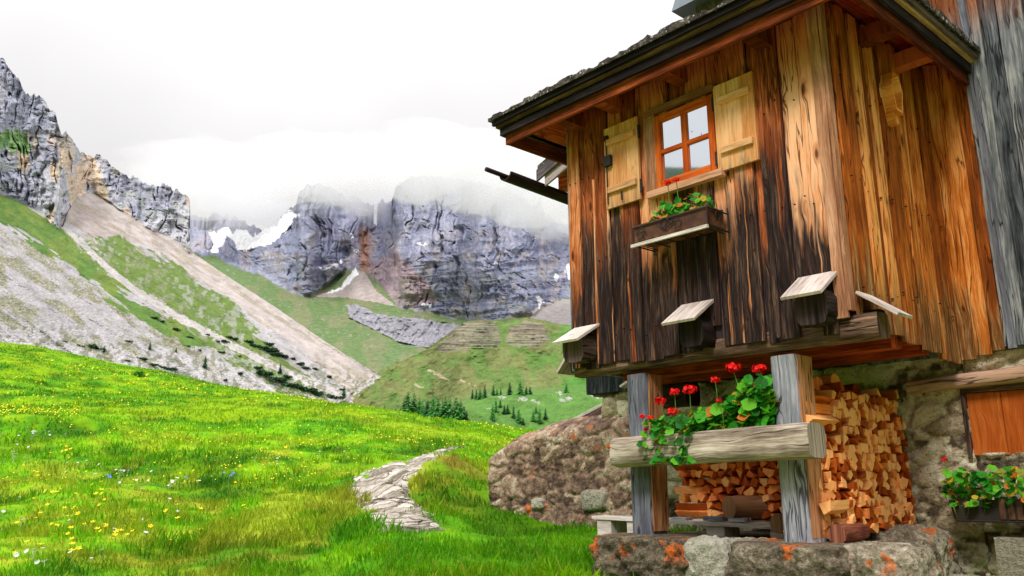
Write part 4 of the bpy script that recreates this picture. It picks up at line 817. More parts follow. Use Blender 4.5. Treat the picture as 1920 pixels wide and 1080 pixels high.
# geraniums
def scallop(mb_v, mb_f, mb_c, c, nrm, r, col):
    nrm = nrm / np.linalg.norm(nrm); a = np.cross(nrm, (0.3, .5, .8)); a /= np.linalg.norm(a); b = np.cross(nrm, a); n0 = len(mb_v); ph = R(0, 6.28); mb_v.append(c - nrm * r * .22)
    for k in range(11):
        t = 2 * pi * k / 11 + ph; w = r * (1 + .10 * (k % 2) * 1.6 - .08) * R(.93, 1.05); mb_v.append(c + a * w * cos(t) + b * w * sin(t) + nrm * R(-.12, .16) * r)
    for k in range(11): mb_f.append((n0, n0 + 1 + k, n0 + 1 + (k + 1) % 11)); mb_c.append(col)
GREENS = [S(26, 104, 18), S(44, 140, 26), S(72, 168, 34), S(110, 190, 40)]
def geranium(name, label, boxlo, boxhi, nleaf, rleaf, heads, M_, dens=None, sick=.08):
    """foliage fills the box between boxlo and boxhi (hut axes); heads = [(x, y, z, r)]"""
    boxlo, boxhi = np.array(boxlo, float), np.array(boxhi, float); root = thing(name, label, 'flower', M_ @ Matrix.Translation(((boxlo[0] + boxhi[0]) / 2, (boxlo[1] + boxhi[1]) / 2, boxlo[2])), 'geraniums around the hut')
    o0 = np.array([(boxlo[0] + boxhi[0]) / 2, (boxlo[1] + boxhi[1]) / 2, boxlo[2]]); v, f, c = [], [], []
    for _ in range(int(nleaf * 1.8)):
        while True:
            u = RNG.random(3)
            if dens is None or RNG.random() < dens(u): break
        p = boxlo + (boxhi - boxlo) * u - o0; nr = np.array([R(-.6, .8), R(-1.3, .1), R(.2, 1.1)]); col = random.choice(GREENS) if random.random() > sick else random.choice([S(206, 170, 50), S(214, 120, 40), S(150, 150, 50)])
        scallop(v, f, c, p, nr, rleaf * R(.55, 1.15), col)
        if random.random() < .5:
            q = p + np.array([R(-.05, .05), R(.0, .06), -R(.06, .12)]); n0 = len(v); w = np.array([.0025, 0, 0]); v += [p - w, p + w, q + w]; f.append((n0, n0 + 1, n0 + 2)); c.append(S(90, 130, 50))
    raw('foliage', v, f, M['leafy'], root, False, {'tint': ('FACE', np.array(c))})
    for (x, y, z, r) in heads:
        h0 = np.array([x, y, z]) - o0; mbs = MB(); mbs.tube([h0, h0 + np.array([R(-.02, .02), .02, -.12]), h0 + np.array([R(-.05, .05), .04, -.26])], .004, 5); st = mbs.build('flower_stem', M['stem'], root)
        vv, ff = [], []
        for _ in range(int(26 + 500 * r)):
            d = RNG.normal(size=3); d /= np.linalg.norm(d); d[2] = d[2] * .62 + .15; p = h0 + d * r * R(.5, 1.18); a = np.cross(d, RNG.normal(size=3)); a /= np.linalg.norm(a); b = np.cross(d, a); w = r * R(.26, .42); n0 = len(vv)
            for k in range(5): t = 2 * pi * k / 5; vv.append(p + (a * cos(t) + b * sin(t)) * w + d * w * .3)
            vv.append(p)
            for k in range(5): ff.append((n0 + 5, n0 + k, n0 + (k + 1) % 5))
        raw('flower_head', vv, ff, M['petal'], root, False)
    return root
M['stem'] = simple('green_stem', S(96, 140, 50), .6)
def H(px, py, y, r): q = hp(px, py, 1, y); return (q[0], y, q[2], r)
geranium('geranium', 'tall lush geranium with big round leaves at the right end of the log rail', (-1.24, -.16, 1.93), (-.66, .12, 2.40), 150, .055, [H(1374, 691, -.02, .055), H(1424, 693, .02, .05), H(1341, 713, -.05, .035), H(1348, 752, -.12, .022)], HUTM, lambda u: (u[2] < .25 + .75 * u[0] ** .7) * 1.0)
geranium('geranium', 'geranium with several red heads over the middle of the log rail', (-1.74, -.2, 1.93), (-1.2, .10, 2.17), 130, .042, [H(1293, 732, -.05, .05), H(1265, 736, -.05, .038), H(1260, 772, -.16, .04), H(1301, 782, -.18, .02)], HUTM, lambda u: (u[2] < .55 + .45 * u[0]) * 1.)
geranium('geranium', 'trailing geranium spilling over the rail beside the left post', (hp(1208, 800, 1, -.22)[0], -.30, 1.74), (hp(1300, 800, 1, -.22)[0], -.16, 2.10), 80, .038, [H(1238, 753, -.1, .042), H(1204, 782, -.22, .024), H(1220, 784, -.22, .028), H(1211, 806, -.24, .02)], HUTM, lambda u: 1. if u[2] > .4 else (.8 if u[0] > .35 else .3))
# window box
zb0 = hp(1194, 459, 1, -.34)[2]
bx0, bx1 = hp(1186, 428, 1, -.33)[0], hp(1326, 386, 1, -.33)[0]; zt0 = hp(1326, 386, 1, -.33)[2]; zb0 = hp(1328, 420, 1, -.33)[2]
wb = hutthing('window_box', 'brown window box on a scrolled iron bracket below the shuttered window', 'planter', (0, 0, 0))
mb = MB(); y0, y1 = -.33, -.10
mb.board((bx0 + .02, y0, zb0 + .01), (bx1 - bx0 - .03, 0, 0), (0, 0, zt0 - zb0), (0, .012, 0), 2); mb.board((bx0 + .02, y1 - .012, zb0 + .01), (bx1 - bx0 - .03, 0, 0), (0, 0, zt0 - zb0 + .01), (0, .012, 0), 2)
mb.board((bx0 + .02, y0 + .012, zb0 + .01), (0, y1 - y0 - .024, 0), (0, 0, zt0 - zb0), (.012, 0, 0)); mb.board((bx1 - .01, y0 + .012, zb0 + .01), (0, y1 - y0 - .024, 0), (0, 0, zt0 - zb0), (-.012, 0, 0)); mb.box(bx0 + .03, bx1 - .02, y0 + .01, y1 - .01, zb0 + .005, zb0 + .02)
mb.build('trough', M['pot'], wb); mb = MB(); mb.box(bx0 + .033, bx1 - .023, y0 + .014, y1 - .014, zt0 - .05, zt0 - .03); mb.build('soil', M['soil'], wb)
mb = MB(); mb.box(bx0 + .0, bx1 + .01, y0 - .035, y0 - .012, zb0 - .035, zb0 - .008, 0); mb.build('ledge', M['cover'], wb)
mb = MB(); mb.tube([(bx0 + .01, y0 - .01, zt0 - .01), (bx1 + .0, y0 - .01, zt0 - .01), (bx1 + .0, -.06, zt0 - .01)], .006)
for zz in (zb0 - .012,):
    mb.tube([(bx0 + .01, -.05, zz), (bx0 + .01, y0, zz), (bx1, y0, zz), (bx1, -.05, zz)], .007)
for xx in (bx0 + .01, bx1): mb.tube([(xx, -.055, zt0 + .04), (xx, -.055, zb0 - .05)], .007); mb.tube([(xx, y0 - .01, zt0 - .01), (xx, y0 - .01, zb0 - .012)], .006)
for i in range(6): xx = bx0 + .05 + i * (bx1 - bx0 - .1) / 5; mb.tube([(xx, y0, zb0 - .012), (xx, -.05, zb0 - .012)], .005)
def scroll(c, r, flip=1, ax=(1, 0, 0)):
    ax = np.array(ax, float); pts = []
    for k in range(22): t = k / 21 * 2.4 * pi; rr = r * (1 - .62 * k / 21); pts.append(np.array(c) + ax * (flip * rr * cos(t)) + np.array([0, 0, 1.]) * rr * sin(t))
    mb.tube(pts, .005, 5)
scroll((bx0 + .10, y0 - .016, zb0 + .06), .055); scroll((bx0 + .47, y0 - .016, zb0 + .07), .055, -1); scroll((bx0 + .34, y0 - .016, zb0 + .1), .05); scroll((bx1 + .006, -.2, zb0 + .09), .05, 1, (0, 1, 0))
mb.tube([(bx0 + .29, y0 - .016, zb0 + .1), (bx0 + .36, y0 - .016, zb0 + .055), (bx0 + .44, y0 - .016, zb0 + .1)], .005)
mb.build('iron_bracket', M['iron'], wb)
geranium('geranium', 'small bright green geranium with two red heads in the brown window box', (bx0 + .16, -.3, zt0 - .03), (bx1 - .06, -.12, zt0 + .20), 95, .036, [H(1252, 343, -.22, .032), H(1268, 337, -.2, .028)], HUTM, lambda u: 1. if u[2] < .6 else .25)
# planter by the low shutters
lb = hutthing('wall_planter', 'dark metal planter with a ribbed end fixed to the stone wall below the low shutters', 'planter')
px0 = hp(1792, 930, 1, 1.5)[0]; mb = MB(); mb.prism([(0, 0), (1.0, 0), (1.0, .15), (-.04, .15)], (px0 + .02, 1.46, 1.29), (1, 0, 0), (0, 0, 1), (0, .2, 0)); mb.build('trough', M['darkpot'], lb)
mb = MB()
for k in range(5): mb.box(px0 + .32 + k * .06, px0 + .36 + k * .06, 1.445, 1.463, 1.30, 1.45)
mb.build('ribs', M['pot'], lb); mb = MB(); mb.tube([(px0 - .03, 1.45, 1.44), (px0, 1.45, 1.285), (px0 + .9, 1.45, 1.285)], .008); mb.build('bracket', M['iron'], lb)
geranium('geranium', 'straggly geranium with yellowing leaves in the dark planter by the low shutters', (px0 - .06, 1.36, 1.40), (px0 + .8, 1.62, 1.68), 150, .034, [H(1770, 862, 1.45, .022)], HUTM, lambda u: 1. if (u[2] < .35 or (abs(u[0] - .15) < .13) or (abs(u[0] - .5) < .16)) else .12, .2)
# bench
bn = hutthing('bench', 'low grey plank bench on squared blocks behind the posts', 'bench', (0, 0, 0))
mb = MB(); mb.board((-3.16, .66, 1.245), (2.05, -.03, -.03), (0, .2, 0), (0, 0, .03), 8, .01); mb.build('seat', M['cover'], bn)
mb = MB(); mb.board((-3.12, .88, 1.24), (2.3, -.03, -.02), (0, .16, 0), (0, 0, .03), 8, .01); mb.build('seat', M['cover'], bn)
for x in (-3.1, -2.72, -1.82, -1.2):
    mb = MB(); mb.box(x, x + .18, .67, .9, 1.06, 1.245 + (x + 3.1) * -.014, 0); mb.build('block', M['cover'], bn)
for k, (x, dx) in enumerate(((-1.86, .2), (-1.6, .16), (-2.2, .16))):
    mb = MB(); mb.box(x, x + dx, .68, .78, 1.262, 1.30 - .008 * k, 0); tag(mb.build('wood_offcut', M['grey'], None, HUTM), ('grey block offcut lying on the bench below the sawn round log', 'short pale offcut on the bench near the right post', 'flat grey offcut on the bench at the foot of the low log stack')[k], 'wood offcut')

# firewood: a dozen split shapes, every log a thing of its own
def split_mesh(k, m):
    rs = np.random.default_rng(100 + k); n = (3, 4, 4, 5, 3, 4)[k % 6]; an = np.sort(rs.random(n) * .7 + np.arange(n)) * 2 * pi / n; rad = .5 * (.86 + .28 * rs.random(n)); poly = [(r * cos(a) * (1.12 if n == 3 else 1.), r * sin(a)) for r, a in zip(rad, an)]
    mb = MB(); nn = len(poly); vs = []
    for j, y in enumerate((0, .5, 1.)):
        s = (1, .97, .94)[j]; vs += [(p[0] * s + rs.normal() * .02, y, p[1] * s + rs.normal() * .02) for p in poly]
    fs, uv = [], []
    for j in range(2):
        for i in range(nn):
            i2 = (i + 1) % nn; a, b = j * nn, j * nn + nn; fs.append((a + i, b + i, b + i2, a + i2)); u = i * .07; uv.append([(u, j * .15), (u, j * .15 + .15), (u + .06, j * .15 + .15), (u + .06, j * .15)])
    fs += [tuple(range(nn)), tuple(range(2 * nn, 3 * nn))[::-1]]; e = [(p[0] * .08, p[1] * .05) for p in poly]; uv += [e, e[::-1]]
    mb.add(vs, fs, uv, float(rs.random())); me_o = mb.build('firewood_log', m); me = me_o.data; bpy.data.objects.remove(me_o); return me
LOGS = [split_mesh(k, M['fire']) for k in range(18)]; LOGA = [split_mesh(k + 30, M['fireshade']) for k in range(12)]
PEND = []
def put_log(*a): PEND.append(a)
def real_log(me, c, along, up_, w, h, L, label, group):
    """c: centre of the visible end, along: direction away from the viewer."""
    o = bpy.data.objects.new('firewood_log', me); COL.objects.link(o); a = np.array(along, float); a /= np.linalg.norm(a); z = np.array([0, 0, 1.]); x = np.cross(a, z); x /= np.linalg.norm(x); z = np.cross(x, a); f = random.choice((-1, 1)); th = R(-.55, .55) + (pi if f < 0 else 0)
    x2, z2 = (x * cos(th) + z * sin(th)), (z * cos(th) - x * sin(th))
    m3 = Matrix(((x2[0] * w, a[0] * L, z2[0] * h, c[0]), (x2[1] * w, a[1] * L, z2[1] * h, c[1]), (x2[2] * w, a[2] * L, z2[2] * h, c[2]), (0, 0, 0, 1)))
    o.matrix_world = HUTM @ m3; return tag(o, label, 'firewood', group)
LB, GB_ = 'split orange firewood log in the tall stack between the right post and the stone wall', 'split logs of the tall stack'
LA, GA_ = 'split firewood log in the low shaded stack behind the bench', 'split logs of the low stack'
z = 1.20
while z < 2.29:
    h = R(.056, .074); y = .13 + R(0, .03)
    while y < 1.68:
        w = R(.055, .105)
        if z < 2.20 + .06 * (y / 1.7) + R(-.02, .05) and not (z > 1.98 and y < .5): put_log(random.choice(LOGS), (-.44 + R(-.022, .016) - .02 * z, y + w / 2, z + h / 2 + R(-.014, .014)), (-1, R(-.1, .1), R(-.06, .06)), 0, w * 1.2, h * 1.3 * R(.85, 1.2), R(.28, .34), LB, GB_)
        y += w
    z += h
for k, (y, z, L, x) in enumerate(((.06, 2.03, .44, -.48), (.08, 2.12, .40, -.50), (.07, 2.2, .52, -.54), (.6, 2.28, .55, -.6), (.1, 1.42, .3, -.40))):
    put_log(LOGS[(k * 5) % 18], (x, y, z), (-.05, 1, 0), 0, .12, .10, L, 'split firewood log lying lengthwise on the front of the tall stack by the right post', 'lengthwise logs of the tall stack')
for k, (px, py) in enumerate(((1527, 720), (1553, 735), (1560, 715), (1600, 733))):
    q = hp(px, py, 0, -.65); mb = MB(); mb.log((-.62, q[1], q[2]), (-.95, q[1] + .05, q[2]), .06, .055, 10, 2, .1)
    tag(mb.build('round_log', M['fireshade'], None, HUTM), 'round log end in the dark gap above the tall stack', 'firewood', 'round logs above the tall stack')
z = 1.275
while z < 1.78:
    h = R(.062, .084); x = -2.3
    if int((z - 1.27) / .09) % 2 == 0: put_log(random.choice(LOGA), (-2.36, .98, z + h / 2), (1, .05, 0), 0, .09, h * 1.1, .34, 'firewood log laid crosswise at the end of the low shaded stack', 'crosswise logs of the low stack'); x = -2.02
    while x < -.78:
        w = R(.07, .125)
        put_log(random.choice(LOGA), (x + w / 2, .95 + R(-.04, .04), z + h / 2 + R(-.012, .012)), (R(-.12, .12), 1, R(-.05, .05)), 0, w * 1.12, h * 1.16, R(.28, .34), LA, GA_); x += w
    z += h
PEND.sort(key=lambda a: -a[4] * a[5] / (np.linalg.norm(hw(a[1]) - CAM) ** 2) * (1 if a[7] != LB else 1.25))
vs_, fs_, pid_ = [], [], []
for i, a in enumerate(PEND):
    o = real_log(*a)
    if i >= 288:                                      # past the 288 that show largest: one heap object
        me = o.data; mw = np.array(HUTM.inverted() @ o.matrix_world); v = np.array([q.co[:] for q in me.vertices]) @ mw[:3, :3].T + mw[:3, 3]; vs_.append((v, [tuple(p.vertices) for p in me.polygons], me)); bpy.data.objects.remove(o)
if vs_:
    mb = MB()
    for v, f, me in vs_: mb.add(list(v), f, [[(.1 * k, .05 * k) for k in range(len(q))] for q in f])
    tag(mb.build('firewood_heap', M['fire'], None, HUTM), kind='stuff')
mb = MB(); mb.log((-1.60, .70, 1.375), (-1.45, 1.1, 1.375), .098, .1, 18, 2, .03); tag(mb.build('sawn_round', M['cutend'], None, HUTM), 'thick sawn log lying end-on on the bench in front of the low stack', 'log')
mb = MB(); mb.log((-1.02, .5, 1.27), (-.98, .9, 1.27), .078, .08, 16, 2, .03); tag(mb.build('sawn_round', M['cutend'], None, HUTM), 'small round log end on the ground by the foot of the right post', 'log')
mb = MB(); mb.log((-.36, .16, 1.225), (-.40, .62, 1.225), .07, .06, 12, 3, .1); tag(mb.build('bark_log', M['bark'], None, HUTM), 'reddish bark-covered log at the bottom of the tall stack by the right post', 'log')
# the shed roof peeping over the old wall
q0, q1 = btan(1064, 782), btan(1150, 738); d_ = 19.; a = np.array([d_ * sin(q0[0]), d_ * cos(q0[0]), EYE + d_ * q0[1]]); b = np.array([20.5 * sin(q1[0]), 20.5 * cos(q1[0]), EYE + 20.5 * q1[1]])
sd_ = thing('shed', 'low shed behind the old stone wall, only its sloping plank roof showing', 'shed', Matrix.Translation(tuple(a)))
L = b - a; L = L * 1.8; mb = MB(); mb.board((0, 0, -.14), L, (1.6, 2.0, .1), (0, 0, .06), 3, .02); mb.build('roof', M['cover'], sd_)
mb = MB(); mb.board((0.02, .0, -.36), L, (0.02, .02, 0), (0, 0, .21), 3, .01); mb.build('eave_board', M['gutter'], sd_)
g0 = float(ground(a[0], a[1])); mb = MB(); mb.board((L[0] * .25 + .4, L[1] * .25 + .5, g0 - a[2] - .2), (0, 0, a[2] - g0 + L[2] * .2), (L[0] * .6, L[1] * .6, 0), (.8, 1.0, 0), 2); mb.build('wall', M['old'], sd_)

# ------------------------------------------------------------------ cloud on the summits
for q in ((450, 350, 230, 105, 1760, 170), (600, 322, 170, 96, 1370, 120), (690, 335, 140, 96, 1480, 120), (790, 308, 180, 96, 1080, 120), (890, 326, 180, 96, 1100, 120), (985, 352, 160, 96, 1170, 120), (1075, 380, 150, 96, 1280, 120), (525, 372, 60, 50, 1800, 90)):
    cloud(q[0], q[1], q[4], q[2] / F * q[4], q[3] / F * q[4], q[5], int(q[0]) % 50)

# ------------------------------------------------------------------ conifers in the valley, dwarf pines on the scree
def conifer_meshes(seed, cols, wide, tiers):
    rs = np.random.default_rng(seed); v, f, c = [], [], []
    for t in range(tiers):
        h = .07 + .9 * (t / tiers) ** .95; r = wide * (1 - (t / tiers)) ** .8 * rs.uniform(.75, 1.15) + .02
        n = int(rs.integers(7, 11))
        for k in range(n):
            a = 2 * pi * (k + rs.random()) / n; l = r * rs.uniform(.6, 1.15); dr = rs.uniform(.15, .45) * l; w = l * rs.uniform(.22, .4); da = np.array([cos(a), sin(a), 0]); db = np.array([-sin(a), cos(a), 0])
            col = np.array(cols[int(rs.integers(len(cols)))]) * rs.uniform(.75, 1.25)
            for s in range(3):
                q0, q1 = .15 + s * .28, .15 + s * .28 + .38; p0 = da * l * q0 + np.array([0, 0, h - dr * q0 ** 1.3]); p1 = da * l * q1 + np.array([0, 0, h - dr * q1 ** 1.3 - .02 * rs.random()]); ww = w * (1.1 - q0) * rs.uniform(.7, 1.3); n0 = len(v)
                v += [p0 + db * ww * .5, p0 - db * ww * .5, p1 - db * ww * .9 + np.array([0, 0, -.025 * rs.random()]), p1 + db * ww * .9 + np.array([0, 0, -.025 * rs.random()])]; f.append((n0, n0 + 1, n0 + 2, n0 + 3)); c.append(col)
    return v, f, c
SPR = [S(30, 84, 48), S(42, 104, 56), S(34, 92, 66)]; LAR = [S(72, 148, 66), S(92, 164, 74), S(60, 130, 72)]
M['bark2'] = simple('trunk_bark', S(70, 54, 42), .9)
TREES = {}
def conifer(kind, px, pyb, pyt, k, label=None):
    p = at('C', px, pyb); d = float(np.hypot(p[0], p[1])); h = (pyb - pyt) / F * d * R(.9, 1.18); key = (kind, k % 3)
    if key not in TREES:
        v, f, c = conifer_meshes(k % 3 + (10 if kind == 'larch' else 0), LAR if kind == 'larch' else SPR, .3 if kind == 'larch' else .26, 15); r = thing(kind + '_tree', None, None); raw('crown', v, f, M['leafy'], r, False, {'tint': ('FACE', np.array(c))}); mb = MB(); mb.log((0, 0, -.05), (0, 0, .96), .016, .003, 6, 3); mb.build('trunk', M['bark2'], r); TREES[key] = r; t = r
    else: t = dup(TREES[key])
    t.location = (p[0], p[1], p[2] - .03 * h); q_ = R(.8, 1.35); t.scale = (h * q_, h * q_ * R(.85, 1.1), h); t.rotation_euler = (0, 0, R(0, 6)); lab, grp = TL[label]; return tag(t, lab, 'tree', grp)
TL = {'edge_l': ('pale green larch in the row of trees along the edge of the meadow', 'larches in the row along the meadow edge'), 'edge_s': ('dark spruce among the larches in the row along the edge of the meadow', 'spruces in the row along the meadow edge'), 'knoll': ('conifer standing at the foot of the green hill above the rocky knoll', 'conifers above the rocky knoll'), 'low_l': ('pale larch on the grassy slope below the rocky knoll', 'larches below the rocky knoll'), 'low_s': ('dark pointed spruce on the grassy slope below the rocky knoll', 'spruces below the rocky knoll')}
k = 0
for px, b, t in ((765, 780, 734), (776, 780, 738), (786, 782, 742), (800, 784, 740), (812, 786, 738), (821, 786, 742), (835, 788, 736), (843, 788, 732), (855, 789, 744), (864, 788, 742), (830, 788, 746), (792, 783, 748)): conifer('larch', px, b, t, k, 'edge_l'); k += 1
for px, b, t in ((757, 776, 750), (802, 784, 752), (870, 790, 762), (875, 790, 766)): conifer('spruce', px, b, t, k, 'edge_s'); k += 1
for px, b, t in ((886, 748, 726), (893, 748, 724), (900, 748, 726), (909, 746, 722), (925, 742, 722), (932, 741, 726), (939, 741, 725), (956, 741, 717), (976, 740, 716), (987, 740, 722), (994, 740, 721), (1062, 736, 718)): conifer('spruce' if k % 3 else 'larch', px, b, t, k, 'knoll'); k += 1
for px, b, t in ((930, 772, 744), (924, 788, 758), (973, 790, 764), (1000, 790, 766), (1012, 792, 766), (1005, 775, 757)): conifer('larch', px, b, t, k, 'low_l'); k += 1
for px, b, t in ((946, 776, 756), (952, 776, 758), (963, 784, 756), (981, 796, 780), (1023, 786, 762), (938, 764, 748)): conifer('spruce', px, b, t, k, 'low_s'); k += 1
def bush_mesh(name, seed, n, flat, cols, leaf):
    rs = np.random.default_rng(seed); v, f, c = [], [], []
    lumps = [(rs.normal() * .35, rs.normal() * .35, rs.random() * .3) for _ in range(5)]
    for _ in range(n):
        l = lumps[int(rs.integers(5))]; d = rs.normal(size=3); d /= np.linalg.norm(d); q = np.array([l[0], l[1], l[2]]) + d * rs.uniform(.25, .5); q[2] = abs(q[2]) * flat; a = rs.normal(size=3); a /= np.linalg.norm(a); b = np.cross(a, d); s = leaf * rs.uniform(.6, 1.4); n0 = len(v); v += [q - a * s - b * s * .6, q + a * s - b * s * .6, q + a * s * .7 + b * s, q - a * s * .7 + b * s]; f.append((n0, n0 + 1, n0 + 2, n0 + 3)); c.append(np.array(cols[int(rs.integers(len(cols)))]) * rs.uniform(.7, 1.3))
    o = raw(name, v, f, M['leafy'], None, False, {'tint': ('FACE', np.array(c))}); me = o.data; bpy.data.objects.remove(o); return me
MUGO = [bush_mesh('dwarf_pine', 200 + i, 420, .7, [S(26, 62, 34), S(34, 74, 38), S(44, 84, 44)], .1) for i in range(4)]
MP = [(465, 640, 20), (476, 648, 24), (490, 652, 26), (503, 656, 30), (516, 664, 30), (500, 645, 22), (530, 668, 20), (440, 636, 16), (428, 632, 16), (420, 640, 18), (545, 672, 16), (560, 682, 18), (572, 690, 20), (590, 692, 18), (612, 706, 18), (182, 652, 30), (288, 596, 18), (330, 618, 20), (300, 602, 14), (312, 690, 26), (264, 672, 22), (285, 684, 18), (405, 640, 12), (346, 648, 14), (372, 656, 12), (390, 628, 12), (496, 700, 36), (520, 712, 40), (545, 722, 40), (570, 730, 36), (600, 738, 36), (628, 744, 30), (540, 706, 22), (480, 690, 22), (450, 668, 14), (415, 660, 12), (355, 632, 14), (240, 640, 12), (120, 640, 10), (150, 648, 12), (655, 745, 14), (640, 730, 12), (446, 700, 16), (420, 712, 14), (238, 676, 12)]
for i, (px, py, w) in enumerate(MP):
    p = at('A', px, py); d = float(np.hypot(p[0], p[1])); s = w / F * d * .62; o = bpy.data.objects.new('dwarf_pine', MUGO[i % 4]); COL.objects.link(o); o.location = p - np.array([0, 0, .15 * s]); o.scale = (s, s, s * .75); o.rotation_euler = (0, 0, R(0, 6)); tag(o, 'dark green dwarf pine clump on the lower scree slope', 'shrub', 'dwarf pines on the scree')
for i, (px, py, h) in enumerate(((384, 690, 24), (281, 655, 14), (195, 660, 12), (330, 660, 10), (645, 742, 20), (525, 700, 20))):
    p = at('A', px, py); d = float(np.hypot(p[0], p[1])); t = dup(TREES[('spruce', i % 3)]); h = h / F * d; t.location = p; t.scale = (h * 1.1, h * 1.1, h); tag(t, 'lone small spruce standing on the boulder field at the foot of the scree', 'tree', 'lone spruces on the boulder field')
GSH = [bush_mesh('bush', 300 + i, 700, .9, [S(40, 110, 20), S(60, 130, 26), S(80, 146, 40)], .06) for i in range(2)]
for px, py, w, sc, lab in ((262, 706, 20, 1.3, 'small ragged dark bush alone on the crest of the meadow'), (361, 700, 22, 1.0, 'dense rounded green bush alone on the crest of the meadow')):
    x, y, z, ok = [float(q) for q in ghit(px, py)]; d = math.hypot(x, y); s = w / F * d * .62; o = bpy.data.objects.new('bush', GSH[0 if sc > 1.1 else 1]); COL.objects.link(o); o.location = (x, y, z - .03); o.scale = (s, s, s * sc); tag(o, lab, 'bush')

# ------------------------------------------------------------------ grass
def inhut(x, y, pad=0.):
    q = np.stack([x, y, 0 * x], -1) - HC; lx, ly = q @ HX, q @ HY
    return ((lx > -2.36 - pad) & (lx < .44 + pad) & (ly > -.40 - pad)) | ((lx > -6.3 - pad) & (ly > 1.66 - pad) & (ly < 2.5)) | ((lx > .1) & (ly > 1.45))
def onpath(x, y):
    q = (fbm(x * 3.1, y * 3.1, 0, 3, 33) - .5) * .7; return inpoly(x + q, y + q * .6, PATHP)
NB = 330000
b = RNG.uniform(-.66, .62, NB); d = 5.3 * (64 / 5.3) ** (RNG.random(NB) ** 1.05); x, y = d * np.sin(b), d * np.cos(b)
cl = fbm(x * 2.4, y * 2.4, 0, 3, 61); cl2 = fbm(x * .6, y * .6, 0, 3, 62)
keep = ~inhut(x, y) & ~onpath(x, y) & (RNG.random(NB) < .35 + 1.1 * sm(cl, .35, .6)); x, y, d, cl, cl2 = x[keep], y[keep], d[keep], cl[keep], cl2[keep]; n = len(x); z = ground(x, y)
hgt = (.03 + .055 * RNG.random(n) ** 1.5) * (.55 + 1.0 * sm(cl, .35, .65)) * (.7 + .7 * sm(cl2, .4, .65)); tall = RNG.random(n) < .012; hgt = np.where(tall, hgt * 1.8, hgt)
wd = np.maximum(.0045, .00062 * d) * RNG.uniform(.7, 1.4, n); an = RNG.uniform(0, 2 * pi, n); ln = RNG.uniform(.1, .75, n) * hgt; la = RNG.uniform(0, 2 * pi, n)
ex, ey = np.cos(an) * wd, np.sin(an) * wd; bx, by = np.cos(la) * ln, np.sin(la) * ln; z0 = z - .012
V = np.stack([np.stack([x - ex, y - ey, z0], -1), np.stack([x + ex, y + ey, z0], -1), np.stack([x + ex * .75 + bx * .45, y + ey * .75 + by * .45, z + hgt * .62], -1), np.stack([x + bx, y + by, z + hgt * R(.93, 1.)], -1)], 1).reshape(-1, 3)
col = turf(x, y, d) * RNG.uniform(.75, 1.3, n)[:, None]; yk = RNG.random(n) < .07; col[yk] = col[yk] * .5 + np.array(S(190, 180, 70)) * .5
tag(raw('grass', V, np.arange(n * 4).reshape(-1, 4), M['leafy'], None, False, {'tint': ('FACE', col)}), kind='stuff')
# far speckle of buttercups, too small and many to count
m = 2600; b = RNG.uniform(-.62, .05, m); d = 15 * (55 / 15.) ** RNG.random(m); x, y = d * np.sin(b), d * np.cos(b); k = (fbm(x * .12, y * .5, 0, 3, 71) > .5) & ~onpath(x, y); x, y, d = x[k], y[k], d[k]
q = ghit(RNG.uniform(-10, 150, 130), RNG.normal(774, 6, 130)); x, y = np.concatenate([x, q[0]]), np.concatenate([y, q[1]]); d = np.hypot(x, y); n = len(x); z = ground(x, y) + RNG.uniform(.04, .12, n); s = .0009 * d * RNG.uniform(.6, 1.2, n)
V = np.stack([np.stack([x - s, y, z], -1), np.stack([x, y - s, z - s * .6], -1), np.stack([x + s, y, z], -1), np.stack([x, y + s * .3, z + s * .9], -1)], 1).reshape(-1, 3)
tag(raw('wildflowers', V, np.arange(n * 4).reshape(-1, 4), M['yellow'], None, False), kind='stuff')
def flower_mesh(m, k):
    mb = MB(); mb.tube([(0, 0, 0), (.01, 0, .10)], .002, 4)
    for i in range(k): a = 2 * pi * i / k; r = .022; w = .45 if k < 7 else .26; mb.add([(.01, 0, .10), (.01 + r * cos(a - w), r * sin(a - w), .106), (.01 + r * 1.25 * cos(a), r * 1.25 * sin(a), .112), (.01 + r * cos(a + w), r * sin(a + w), .106)], [(0, 1, 2, 3)])
    o = mb.build('flower', m); me = o.data; bpy.data.objects.remove(o); return me
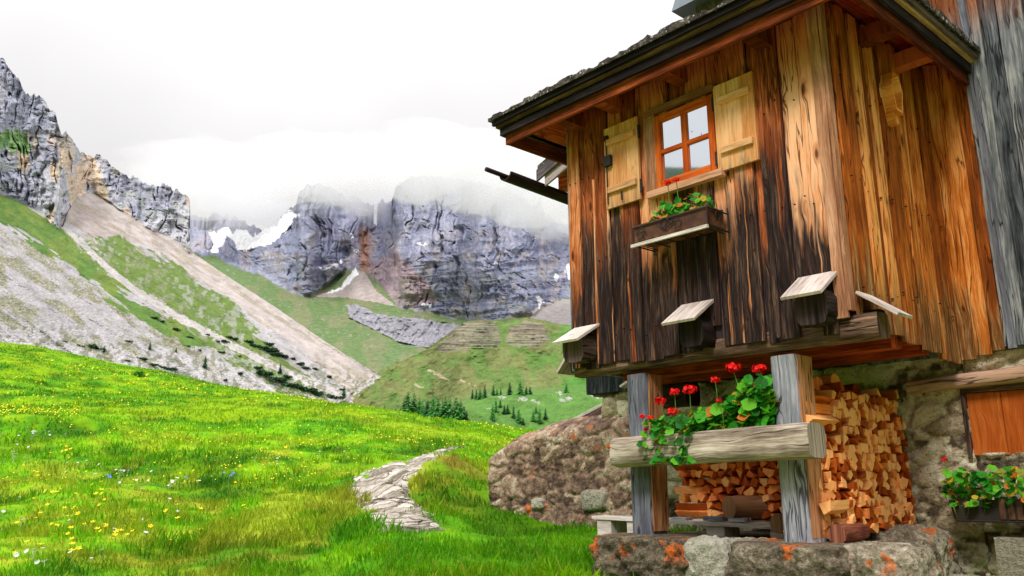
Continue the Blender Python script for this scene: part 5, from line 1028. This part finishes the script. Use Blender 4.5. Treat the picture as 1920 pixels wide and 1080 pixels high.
def flowers(name, me, pts, label, group, big=1.):
    pts = np.array(pts); x, y, z, ok = ghit(pts[:, 0], pts[:, 1])
    for a, b_, c, good in zip(x, y, z, ok):
        if not good or inhut(np.array([a]), np.array([b_]))[0] or onpath(np.array([a]), np.array([b_]))[0]: continue
        o = bpy.data.objects.new(name, me); COL.objects.link(o); o.location = (a, b_, c - .005); s = R(.75, 1.25) * big * (1 + max(0, math.hypot(a, b_) - 10) * .03); o.scale = (s, s, s); o.rotation_euler = (R(-.3, .9), R(-.3, .3), R(-.8, .8)); tag(o, label, 'flower', group)
def clus(c, n, sx, sy): return [(random.gauss(c[0], sx), random.gauss(c[1], sy)) for _ in range(n)]
yp = clus((125, 853), 9, 12, 5) + clus((190, 935), 9, 12, 14) + clus((95, 935), 12, 60, 16) + clus((215, 1010), 12, 22, 8) + clus((140, 1000), 14, 50, 18) + clus((60, 960), 14, 40, 30) + clus((40, 895), 8, 30, 12) + clus((300, 960), 8, 70, 40) + clus((470, 885), 8, 60, 20) + clus((150, 1050), 10, 90, 16) + clus((420, 1000), 6, 80, 40)
wp = clus((60, 822), 12, 40, 6) + clus((30, 862), 9, 25, 8) + clus((150, 875), 6, 40, 10) + clus((300, 905), 9, 50, 6) + clus((232, 890), 6, 8, 3) + clus((330, 912), 6, 20, 4) + clus((120, 1050), 9, 60, 14) + clus((300, 980), 8, 80, 20) + clus((540, 870), 6, 50, 14) + clus((20, 1000), 6, 20, 30)
bp_ = clus((205, 903), 3, 5, 3) + clus((434, 902), 4, 7, 3) + clus((344, 906), 2, 3, 2)
flowers('buttercup', flower_mesh(M['yellow'], 5), yp, 'yellow buttercup in the meadow grass left of the stone path', 'buttercups left of the path')
flowers('daisy', flower_mesh(M['whitep'], 9), wp, 'small white daisy in the meadow grass left of the stone path', 'daisies left of the path', .85)
flowers('forget_me_not', flower_mesh(M['blue'], 5), bp_, 'tiny blue flower in the meadow grass left of the stone path', 'blue flowers left of the path', .8)
for o_ in list(bpy.data.objects):
    if o_.type == 'MESH' and o_.users_collection == () : bpy.data.objects.remove(o_)
